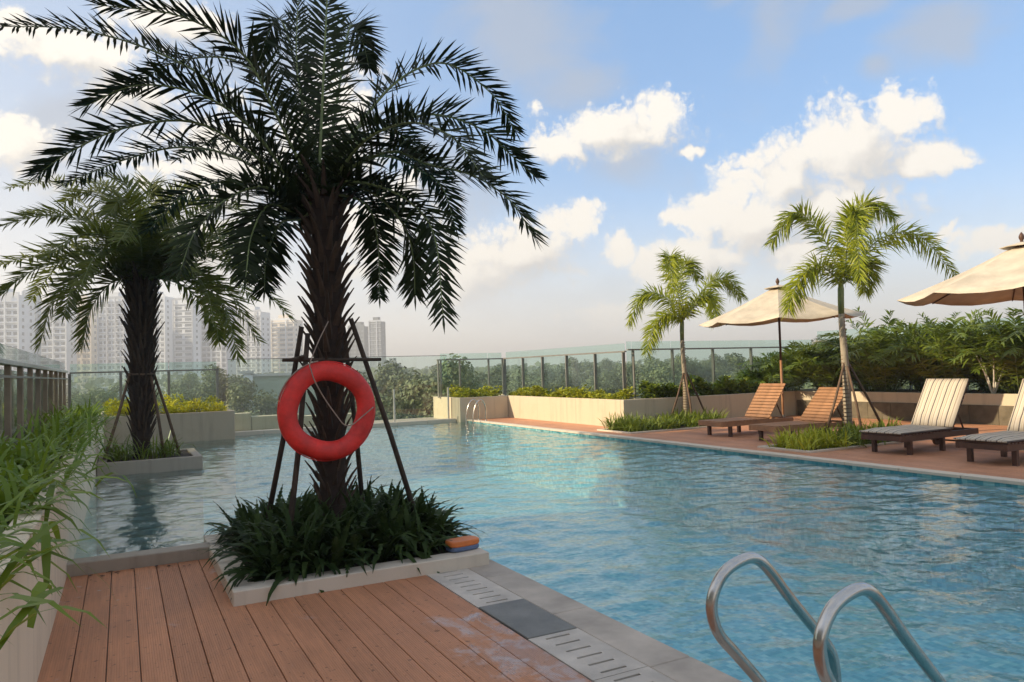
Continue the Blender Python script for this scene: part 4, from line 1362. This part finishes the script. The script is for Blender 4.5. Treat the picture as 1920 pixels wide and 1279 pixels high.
# kerb-edge stones round the palm beds on the deck
for lab, x0, x1, y0, y1 in (('low stone kerb round the bed of the young foxtail palm', 9.4, 12.4, 12.65, 13.9), ('low stone kerb round the bed of the taller foxtail palm', 9.35, 12.35, 8.03, 9.1)):
    tree_planter('tree_planter', lab, x0, x1, y0, y1, 0.03, 0.08, 'kerb stone', -0.02)

# areca hedge behind the loungers
def areca(label, loc, h, nf, seed, lean=V(-0.12, 0, 0)):
    rr = random.Random(seed)
    t = thing('areca_palm', label, 'palm shrub', loc, 0, 'areca palms of the hedge')
    for i in range(nf):
        a = i * 2.4 + rr.uniform(-.3, .3)
        u = rr.random()
        tilt = 0.15 + 0.75 * u
        L = h * rr.uniform(0.75, 1.1)
        d = V(math.cos(a) * tilt, math.sin(a) * tilt, 1).normalized()
        b = V(math.cos(a) * 0.12, math.sin(a) * 0.12, 0)
        tip = b + d * L + V(math.cos(a), math.sin(a), 0) * L * 0.28 * tilt + V(0, 0, -0.30 * L * tilt)
        frond(t, [b, b + d * L * 0.45, b + d * L * 0.80 + V(0, 0, 0), tip], 'areca leaf', 26, 0.40, 0.045, 0.30 - 0.22 * u, 0.45, droop=0.55, rad=0.010, seed=seed * 40 + i)
    return t
for i, (x, y, h) in enumerate(((16.45, 13.45, 1.75), (16.9, 12.5, 1.65), (16.35, 11.7, 1.8), (16.8, 10.9, 1.75), (16.35, 10.1, 1.85), (16.9, 9.4, 1.85), (16.4, 8.7, 1.8), (16.9, 7.9, 1.9), (16.4, 7.1, 1.8), (16.8, 6.2, 1.8), (15.2, 14.35, 0.95), (15.95, 14.3, 1.35))):
    h *= 0.86 + 0.3 * ((i * 7) % 5) / 4
    areca(('%s bushy areca palm of the hedge behind the loungers, counted from the far end' % ('first', 'second', 'third', 'fourth', 'fifth', 'sixth', 'seventh', 'eighth', 'ninth', 'tenth')[i]) if i < 10 else ('small areca palm where the hedge meets the glass fence behind the first parasol', 'medium areca palm at the inner corner of the hedge behind the first parasol')[i - 10], (x, y, 0.50), h, 56 if y < 14 else 30, 300 + i)
# pale-stemmed shrub at the end of the hedge
t = thing('plumeria', 'thin pale-stemmed shrub at the end of the palm hedge', 'shrub', (15.98, 9.0, 0.56))
r = random.Random(33)
for i in range(5):
    a = R(72 * i)
    tip = V(math.cos(a) * 0.3, math.sin(a) * 0.3, 0.75 + 0.2 * r.random())
    MB().tube([V(0, 0, 0), tip * 0.5 + V(0.02, 0, 0.03), tip], [0.02, 0.016, 0.012], 6).build('stem', 'rail pale', t)
    lf = MB()
    for k in range(9):
        b = k * 0.7
        leaf_blade(lf, tip, V(math.cos(b), math.sin(b), 0.5), V(0, 0, 1), 0.2, 0.05, 0.5)
    lf.build('leaf_rosette', 'green leaf', t)
# darker brown facing below the pale cap of the wall behind the loungers
fc = thing('wall_cladding', 'rough brown facing under the pale top of the rear planter wall', 'wall cladding', (15.8, 0, 0))
pmat('brown facing', (0.13, 0.11, 0.075), 0.85, 0.35, 4, 0.5, 20, coords='World', objvar=0.25)
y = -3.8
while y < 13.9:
    MB().bevbox(-0.028, -0.002, y + 0.003, min(y + 0.60, 13.9) - 0.003, 0.0, 0.40, 0.003).build('stone', 'brown facing', fc)
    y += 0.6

# fallen leaflets and bits of litter on the near deck
r = random.Random(91)
lt = MB()
for i in range(46):
    if i < 26:
        x, y = r.uniform(-0.3, 0.6), 6.34 - abs(r.gauss(0, 0.10))
    else:
        x, y = r.uniform(-0.2, 1.8), r.uniform(3.2, 4.9)
    a = r.uniform(0, 6.28)
    l = r.uniform(0.012, 0.05) if i < 26 else r.uniform(0.006, 0.018)
    d = V(math.cos(a), math.sin(a), 0.05)
    leaf_blade(lt, V(x, y, r.uniform(0.003, 0.012)), d, V(r.uniform(-.3, .3), r.uniform(-.3, .3), 1), l, l * 0.4, 0.1)
tag(lt.build('leaf_litter', 'leaf base'), 'dry brown leaf bits scattered on the near deck', 'leaf litter', kind='stuff')

# ------------------------------------------------------------------ the city beyond
pmat('facade white', (0.70, 0.74, 0.79), 0.8, 0.06, 0.05, coords='World', objvar=0.06)
pmat('facade cream', (0.72, 0.66, 0.58), 0.8, 0.06, 0.05, coords='World')
pmat('facade grey', (0.42, 0.46, 0.52), 0.7, 0.08, 0.05, coords='World')
pmat('facade blue', (0.42, 0.49, 0.57), 0.6, 0.08, 0.05, coords='World')
pmat('facade slate', (0.09, 0.115, 0.14), 0.6, 0.08, 0.05, coords='World')
pmat('window glass', (0.20, 0.23, 0.27), 0.25, 0.2, 0.3, coords='World')
pmat('green wall', (0.36, 0.44, 0.36), 0.8, 0.08, 0.5, coords='World')
pmat('roof sheet', (0.55, 0.55, 0.53), 0.6, 0.1, 0.5, coords='World')

def tower(label, loc, rz, w, d, h, body, trim, cols, floor=3.1, individual=False, piers=True, roof_box=True):
    """loc = centre of the front face on the ground; local -Y is the front"""
    t = thing('apartment_tower', label, 'apartment tower', loc, rz)
    MB().box(-w / 2, w / 2, 0, d, 0, h).build('body', body, t)
    nf = int((h - 4) / floor)
    cw = w / cols
    win = MB().box(-cw * 0.34, cw * 0.34, -0.06, -0.01, 0, 1.45).mesh('window', 'window glass')
    big = MB()
    for f in range(nf):
        z = 4 + f * floor
        for c in range(cols):
            x = -w / 2 + (c + 0.5) * cw
            if individual and z > 24:
                link('window', win, t, (x, 0, z))
            else:
                big.box(x - cw * 0.34, x + cw * 0.34, -0.06, -0.01, z, z + 1.45)
        # side windows
        for c in range(max(1, int(d / 5))):
            y = (c + 0.5) * d / max(1, int(d / 5))
            for sx in (-1, 1):
                big.box(sx * w / 2 + (0.01 if sx > 0 else -0.06), sx * w / 2 + (0.06 if sx > 0 else -0.01), y - 0.8, y + 0.8, z, z + 1.4)
    if big.f:
        tag(big.build('windows', 'window glass', t), kind='stuff')
    sl = MB()
    for f in range(nf + 1):
        z = 3.2 + f * floor
        sl.box(-w / 2 - 0.1, w / 2 + 0.1, -0.45, -0.065, z, z + 0.35)
    tag(sl.build('balcony_slabs', trim, t), kind='stuff')
    if piers:
        for c in range(0, cols + 1, 2):
            x = -w / 2 + c * cw
            MB().box(x - 0.35, x + 0.35, -0.75, -0.455, 0, h + 0.6).build('pier', trim, t)
    if roof_box:
        MB().box(-w * 0.25, w * 0.2, d * 0.2, d * 0.7, h, h + 3.5).build('roof_house', body, t)
        MB().box(-w / 2, w / 2, 0.0, 0.4, h, h + 1.2).build('roof_parapet', trim, t)
    return t
TOWERS = [('white apartment tower with rows of dark windows at the picture edge', (-50.8, 396.8, -12), -0.423, 23.0, 12.0, 53.0, 'facade white', 'facade white', 8, True),
    ('blue-grey slab for the shaded side wall of the edge tower', (-37.8, 408.3, -12), -0.458, 5.7, 4.0, 55.9, 'facade blue', 'facade blue', 1, False),  # side wall of the edge tower, its shade put into the colour
    ('slim white tower with one window column seen under the small palm fronds', (-29.8, 429.0, -12), -0.481, 12.8, 8.4, 51.8, 'facade white', 'facade white', 4, False),
    ('cream tower seen just left of the small palm trunk fronds', (-18.2, 439.6, -12), -0.509, 10.1, 6.6, 54.5, 'facade cream', 'facade cream', 4, False),
    ('white tower with dark central slot beside the small palm trunk', (-4.5, 420.0, -12), -0.539, 13.3, 8.8, 54.5, 'facade white', 'facade grey', 6, False),
    ('white tower half hidden by the small palm trunk', (13.7, 459.8, -12), -0.58, 18.4, 12.0, 59.9, 'facade white', 'facade white', 6, False),
    ('tall pale tower with smooth panels right of the small palm trunk', (29.0, 429.0, -12), -0.617, 10.9, 7.2, 55.4, 'facade white', 'facade grey', 2, False),
    ('grey tower with faint windows right of the small palm', (45.9, 447.6, -12), -0.652, 15.1, 9.9, 53.6, 'facade grey', 'facade white', 5, False),
    ('white tower with window grid above the low green building', (67.0, 465.2, -12), -0.693, 16.5, 10.9, 52.3, 'facade white', 'facade grey', 5, False),
    ('cream tower beside the tall palm trunk', (88.1, 471.8, -12), -0.735, 16.0, 10.5, 48.1, 'facade cream', 'facade white', 3, False),
    ('blue-grey tower pair left half right of the tall palm trunk', (153.8, 538.5, -12), -0.828, 13.2, 8.7, 48.5, 'facade slate', 'facade slate', 4, False),
    ('blue-grey tower pair right half with stepped roof', (163.8, 525.0, -12), -0.852, 9.8, 6.4, 51.2, 'facade slate', 'facade grey', 3, False),
    ('low teal block at the foot of the blue-grey towers', (158.4, 474.3, -12), -0.872, 8.6, 5.7, 19.9, 'facade slate', 'facade slate', 3, False)]
LOWS = [('pale green low building with white framed window behind the pool', (21.9, 107.8, -12), -0.2, 12.9, 10, 13.5, 'green wall', 'roof sheet', ()),
    ('white window bay at the end of the pale green building', (14.8, 105.0, -12), -0.14, 1.1, 10, 13.9, 'facade white', 'roof sheet', ((-0.35, 0.35, 12.3, 13.2),
    (-0.35, 0.35, 10.6, 11.4))),
    ('white roofed shed among the trees beyond the glass balustrade', (52.0, 140.7, -12), -0.354, 4.9, 10, 10.8, 'facade white', 'roof sheet', ()),
    ('white low house beyond the yellow shrubs', (1.3, 170.0, -12), -0.008, 9.2, 10, 11.9, 'facade white', 'roof sheet', ((-3, -1, 9, 10.2),
    (1, 3, 9, 10.2))),
    ('pale low roof beyond the glass near the red ring', (36.6, 124.8, -12), -0.285, 7.3, 10, 10.5, 'roof sheet', 'roof sheet', ())]
TREES = [(18.8, 55.5, 1.04, 0.97, 'leafy park tree just outside the glass balustrade'),
    (22.6, 65.2, 1.06, 5.03, 'leafy park tree just outside the glass balustrade'),
    (21.6, 58.9, 1.04, 1.74, 'leafy park tree just outside the glass balustrade'),
    (20.4, 55.1, 1.02, 5.82, 'leafy park tree just outside the glass balustrade'),
    (30.3, 77.5, 1.04, 1.21, 'leafy park tree just outside the glass balustrade'),
    (28.3, 71.5, 1.04, 5.37, 'leafy park tree just outside the glass balustrade'),
    (22.2, 53.6, 1.05, 4.22, 'leafy park tree just outside the glass balustrade'),
    (17.1, 63.1, 0.98, 0.56, 'leafy park tree between the blue-grey towers and the red ring'),
    (24.1, 82.5, 0.96, 1.89, 'leafy park tree between the blue-grey towers and the red ring'),
    (22.6, 73.8, 1.02, 5.33, 'leafy park tree between the blue-grey towers and the red ring'),
    (21.8, 69.1, 0.99, 2.71, 'leafy park tree between the blue-grey towers and the red ring'),
    (21.4, 65.7, 1.02, 0.27, 'leafy park tree between the blue-grey towers and the red ring'),
    (65.0, 162.7, 0.97, 3.36, 'dark park tree behind the corner planter by the ladder'),
    (54.0, 130.4, 1.1, 1.23, 'dark park tree behind the corner planter by the ladder'),
    (48.5, 114.5, 1.05, 1.74, 'dark park tree behind the corner planter by the ladder'),
    (75.4, 174.0, 0.96, 3.51, 'dark park tree behind the corner planter by the ladder'),
    (46.0, 102.3, 0.99, 1.44, 'dark park tree behind the corner planter by the ladder'),
    (72.5, 158.0, 0.96, 2.08, 'dark park tree behind the corner planter by the ladder'),
    (65.2, 140.7, 0.94, 4.38, 'dark park tree behind the corner planter by the ladder'),
    (93.1, 193.3, 1.04, 6.03, 'dark park tree behind the corner planter by the ladder'),
    (58.6, 121.3, 1.1, 4.87, 'dark park tree behind the corner planter by the ladder'),
    (95.0, 190.9, 1.01, 5.14, 'dark park tree behind the corner planter by the ladder'),
    (55.7, 109.7, 1.03, 0.86, 'dark park tree behind the corner planter by the ladder'),
    (99.3, 191.2, 0.95, 0.06, 'dark park tree behind the corner planter by the ladder'),
    (56.1, 106.5, 1.07, 2.28, 'dark park tree behind the corner planter by the ladder'),
    (53.1, 98.2, 1.1, 2.66, 'dark park tree behind the corner planter by the ladder'),
    (51.7, 93.8, 0.99, 1.06, 'dark park tree behind the corner planter by the ladder'),
    (58.3, 102.5, 0.98, 3.08, 'dark park tree behind the corner planter by the ladder'),
    (118.0, 208.6, 0.94, 3.32, 'dark park tree behind the long sunlit planter'),
    (79.5, 135.8, 1.14, 3.0, 'dark park tree behind the long sunlit planter'),
    (80.2, 135.6, 0.98, 2.65, 'dark park tree behind the long sunlit planter'),
    (116.1, 192.1, 1.12, 3.13, 'dark park tree behind the long sunlit planter'),
    (71.0, 115.5, 1.03, 1.31, 'dark park tree behind the long sunlit planter'),
    (118.3, 187.6, 0.95, 0.32, 'dark park tree behind the long sunlit planter'),
    (98.0, 150.0, 1.15, 2.53, 'dark park tree behind the long sunlit planter'),
    (106.2, 159.4, 1.11, 4.68, 'dark park tree behind the long sunlit planter'),
    (63.2, 93.7, 1.03, 5.49, 'dark park tree behind the long sunlit planter'),
    (130.8, 188.5, 1.0, 4.13, 'dark park tree behind the long sunlit planter'),
    (109.6, 155.1, 1.12, 3.32, 'dark park tree behind the long sunlit planter'),
    (114.4, 159.2, 1.0, 5.8, 'dark park tree behind the long sunlit planter'),
    (65.5, 88.9, 1.13, 6.04, 'dark park tree behind the long sunlit planter'),
    (63.6, 85.1, 1.12, 0.8, 'dark park tree behind the long sunlit planter'),
    (117.7, 153.4, 0.96, 1.05, 'dark park tree behind the long sunlit planter'),
    (110.3, 141.9, 1.1, 5.82, 'dark park tree behind the long sunlit planter'),
    (62.1, 79.0, 1.12, 0.08, 'dark park tree behind the long sunlit planter'),
    (73.2, 90.3, 1.11, 4.92, 'dark park tree behind the long sunlit planter'),
    (111.1, 137.9, 1.14, 1.27, 'dark park tree behind the young foxtail palm'),
    (92.7, 113.1, 1.13, 4.86, 'dark park tree behind the young foxtail palm'),
    (111.3, 133.4, 0.98, 0.21, 'dark park tree behind the young foxtail palm'),
    (109.4, 128.0, 1.13, 3.82, 'dark park tree behind the young foxtail palm'),
    (98.6, 114.0, 1.12, 3.28, 'dark park tree behind the young foxtail palm'),
    (143.6, 163.0, 1.14, 0.53, 'dark park tree behind the young foxtail palm'),
    (103.2, 113.4, 1.12, 1.95, 'dark park tree behind the young foxtail palm'),
    (114.1, 123.5, 1.15, 0.6, 'dark park tree behind the young foxtail palm'),
    (128.1, 136.2, 1.14, 3.22, 'dark park tree behind the young foxtail palm'),
    (153.0, 158.3, 1.12, 0.42, 'dark park tree behind the young foxtail palm'),
    (89.9, 90.3, 1.05, 5.25, 'dark park tree behind the young foxtail palm'),
    (150.3, 149.2, 0.99, 5.49, 'dark park tree behind the young foxtail palm'),
    (86.4, 84.5, 1.08, 2.13, 'dark park tree behind the young foxtail palm'),
    (164.1, 156.2, 1.11, 0.03, 'dark park tree behind the young foxtail palm'),
    (128.7, 120.5, 1.07, 4.49, 'dark park tree behind the young foxtail palm'),
    (81.6, 74.7, 1.05, 5.32, 'dark park tree behind the young foxtail palm'),
    (154.1, 138.7, 1.17, 3.94, 'dark park tree behind the young foxtail palm'),
    (139.4, 122.2, 1.04, 5.73, 'dark park tree behind the young foxtail palm'),
    (114.9, 100.9, 1.18, 5.45, 'park tree behind the palm hedge'),
    (99.0, 82.8, 1.18, 0.88, 'park tree behind the palm hedge'),
    (84.8, 68.4, 1.19, 0.84, 'park tree behind the palm hedge'),
    (71.6, 57.1, 1.18, 1.12, 'park tree behind the palm hedge'),
    (88.0, 65.7, 1.18, 2.2, 'park tree behind the palm hedge'),
    (70.7, 51.5, 1.15, 5.88, 'park tree behind the palm hedge'),
    (107.7, 76.8, 1.17, 1.89, 'park tree behind the palm hedge'),
    (67.1, 46.4, 1.18, 5.21, 'park tree behind the palm hedge'),
    (121.2, 78.8, 1.24, 1.0, 'park tree behind the palm hedge'),
    (101.1, 63.9, 1.18, 5.89, 'park tree behind the palm hedge'),
    (134.6, 81.7, 1.15, 4.09, 'park tree behind the palm hedge'),
    (120.4, 70.7, 1.2, 5.22, 'park tree behind the palm hedge'),
    (133.7, 76.9, 1.19, 3.76, 'park tree behind the palm hedge'),
    (119.7, 65.1, 1.16, 1.45, 'park tree behind the palm hedge'),
    (114.7, 61.5, 1.23, 5.65, 'park tree behind the palm hedge'),
    (99.6, 51.4, 1.19, 1.78, 'park tree behind the palm hedge'),
    (-5.5, 111.1, 0.98, 3.39, 'hazy park tree below the towers beside the small palm'),
    (-5.6, 165.2, 0.95, 5.97, 'hazy park tree below the towers beside the small palm'),
    (-2.8, 124.0, 0.95, 6.12, 'hazy park tree below the towers beside the small palm'),
    (-1.1, 192.8, 0.97, 1.96, 'hazy park tree below the towers beside the small palm'),
    (-0.6, 133.2, 0.96, 5.83, 'hazy park tree below the towers beside the small palm'),
    (3.3, 180.0, 0.89, 1.5, 'hazy park tree below the towers beside the small palm'),
    (4.6, 195.3, 0.88, 4.96, 'hazy park tree below the towers beside the small palm'),
    (6.6, 159.1, 1.05, 1.65, 'hazy park tree below the towers beside the small palm'),
    (6.5, 124.0, 0.95, 0.2, 'hazy park tree below the towers beside the small palm'),
    (5.5, 97.2, 1.0, 6.23, 'hazy park tree left of the pale green building'),
    (9.7, 143.1, 1.05, 4.59, 'hazy park tree left of the pale green building'),
    (12.4, 146.6, 1.08, 4.52, 'hazy park tree left of the pale green building'),
    (12.6, 131.0, 1.06, 3.47, 'hazy park tree left of the pale green building'),
    (10.6, 98.7, 1.08, 3.04, 'hazy park tree left of the pale green building'),
    (11.4, 99.4, 1.09, 1.61, 'hazy park tree left of the pale green building'),
    (17.1, 129.8, 1.08, 2.06, 'hazy park tree left of the pale green building'),
    (7.1, 66.0, 0.93, 5.51, 'low park tree in front of the pale green building'),
    (8.8, 73.9, 0.91, 0.98, 'low park tree in front of the pale green building'),
    (10.7, 71.6, 0.92, 3.48, 'low park tree in front of the pale green building'),
    (-23.2, 176.0, 0.95, 5.18, 'hazy park tree beyond the fin fence'),
    (-18.4, 175.6, 1.05, 5.89, 'hazy park tree beyond the fin fence'),
    (-18.3, 186.9, 1.03, 3.69, 'hazy park tree beyond the fin fence'),
    (-14.3, 168.9, 1.05, 1.92, 'hazy park tree beyond the fin fence'),
    (-10.7, 191.5, 0.99, 0.23, 'hazy park tree beyond the fin fence'),
    (28.5, 132.3, 1.05, 4.16, 'park tree behind the tall palm trunk'),
    (38.1, 169.5, 0.99, 2.13, 'park tree behind the tall palm trunk'),
    (41.5, 168.5, 1.03, 5.55, 'park tree behind the tall palm trunk'),
    (40.5, 156.8, 1.0, 3.31, 'park tree behind the tall palm trunk')]

for i, (lab, loc, rz, w, d, h, body, trim, cols, ind) in enumerate(TOWERS):
    tower(lab, loc, rz, w, d, h, body, trim, cols, 3.1, ind)

def low_building(label, loc, rz, w, d, h, body, roof='roof sheet', wins=()):
    t = thing('low_building', label, 'building', loc, rz)
    MB().box(-w / 2, w / 2, 0, d, 0, h).build('wall', body, t)
    MB().box(-w / 2 - 0.4, w / 2 + 0.4, -0.4, d + 0.4, h, h + 0.35).build('roof', roof, t)
    for x0, x1, z0, z1 in wins:
        fr = MB().box(x0 - 0.45, x1 + 0.45, -0.35, -0.01, z0 - 0.45, z1 + 0.45).build('window', 'facade white', t)
        MB().box(x0, x1, -0.40, -0.355, z0, z1).build('pane', 'window glass', fr)
    return t
for lab, loc, rz, w, d, h, body, roof, wins in LOWS:
    low_building(lab, loc, rz, w, d, h, body, roof, wins)

# trees of the park below
def tree_meshes(seed, H, rad, nl):
    rr = random.Random(seed)
    tk = MB()
    tk.tube([V(0, 0, 0), V(0.1, 0.05, H * 0.3), V(-0.05, 0.1, H * 0.6)], [0.32, 0.24, 0.14], 7)
    lobes = []
    for i in range(15):
        a = rr.uniform(0, 6.283)
        q = rr.random() ** 0.6 * rad * 0.75
        z = H * rr.uniform(0.45, 0.9)
        lr = rad * rr.uniform(0.28, 0.48) * (1.25 - 0.5 * z / H)
        c = V(math.cos(a) * q, math.sin(a) * q, z)
        lobes.append((c, lr))
        tk.tube([V(-0.05, 0.1, H * 0.4), V(c.x * 0.5, c.y * 0.5, z * 0.8), c], [0.11, 0.07, 0.03], 5)
    cr = MB()
    for i in range(nl):
        c, lr = lobes[rr.randrange(15)]
        d = V(rr.gauss(0, 1), rr.gauss(0, 1), rr.gauss(0, 0.8)).normalized()
        p = c + d * lr * rr.uniform(0.55, 1.08)
        nrm = (d + V(rr.gauss(0, .5), rr.gauss(0, .5), rr.gauss(0, .5) + 0.4)).normalized()
        s = nrm.orthogonal().normalized()
        s = Matrix.Rotation(rr.uniform(0, 6.28), 3, nrm) @ s
        b = nrm.cross(s)
        k = rr.uniform(0.10, 0.23)
        cr.poly([p - s * k, p + b * k * 0.6, p + s * k, p - b * k * 0.6])
    return tk.mesh('trunk', 'tree bark'), cr.mesh('crown', 'tree leaf')
VAR = [tree_meshes(70 + i, 12.0 + 1.2 * (i % 3), 4.2 + 0.5 * (i % 2), 7500) for i in range(4)]
for i, (x, y, s, rz, lab) in enumerate(TREES):
    t = thing('tree', lab, 'tree', (x, y, GZ), rz, lab[lab.index('park'):])
    tk, cr = VAR[i % 4]
    link('trunk', tk, t, None, None, s)
    link('crown', cr, t, None, None, s)
# the far wood that closes the view
fw_ = MB()
r = random.Random(77)
for i in range(9000):
    az = R(r.uniform(-12, 66))
    D = r.uniform(260, 800)
    top = GZ + 14 + 4 * noise.noise(V(math.degrees(az) * 0.25, D * 0.01, 0)) + (D - 260) * 0.004
    z = top - abs(r.gauss(0, 4))
    p = V(math.sin(az) * D, math.cos(az) * D, z)
    k = r.uniform(0.8, 2.0)
    nrm = V(r.gauss(0, .6) - math.sin(az), r.gauss(0, .6) - math.cos(az), 0.6 + r.gauss(0, .4)).normalized()
    s = nrm.orthogonal().normalized()
    b = nrm.cross(s)
    fw_.poly([p - s * k, p + b * k * 0.8, p + s * k, p - b * k * 0.8])
tag(fw_.build('treeline', 'tree leaf'), 'hazy green mass of distant trees along the horizon', 'trees', kind='stuff')

# neighbouring block of the complex, out of the picture beside the terrace: it keeps the near deck in shade
nb = thing('apartment_block', 'pale apartment block standing beside the terrace behind the fence', 'building', (-40, 0, GZ))
HB = 25.0 - GZ
MB().box(-14, 0, -60, 25.2, 0, HB).build('wall', 'cream wall', nb)
wn = MB().box(0.002, 0.06, -0.9, 0.9, 0, 1.7).mesh('window', 'window glass')
for f in range(11):
    for k in range(24):
        link('window', wn, nb, (0, -59 + k * 3.5, 1.6 + f * 3.2))
MB().box(-14.2, 0.2, -60.2, 25.4, HB, HB + 0.02).build('roof', 'roof sheet', nb)

# ------------------------------------------------------------------ haze
hm = bpy.data.materials.new('haze')
hm.use_nodes = True
t = NT(hm.node_tree)
t.t.nodes.clear()
pv = t.n('ShaderNodeVolumePrincipled')
pv.inputs['Color'].default_value = (0.97, 0.97, 0.97, 1)
pv.inputs['Density'].default_value = HAZE_DENSITY
pv.inputs['Anisotropy'].default_value = 0.2
t.link(pv.outputs[0], t.n('ShaderNodeOutputMaterial').inputs['Volume'])
MATS['haze'] = hm
tag(MB().box(-2500, 2500, -2500, 2500, GZ - 1, 72).build('haze', 'haze'), 'thin pale haze lying over the city', 'haze', kind='stuff')
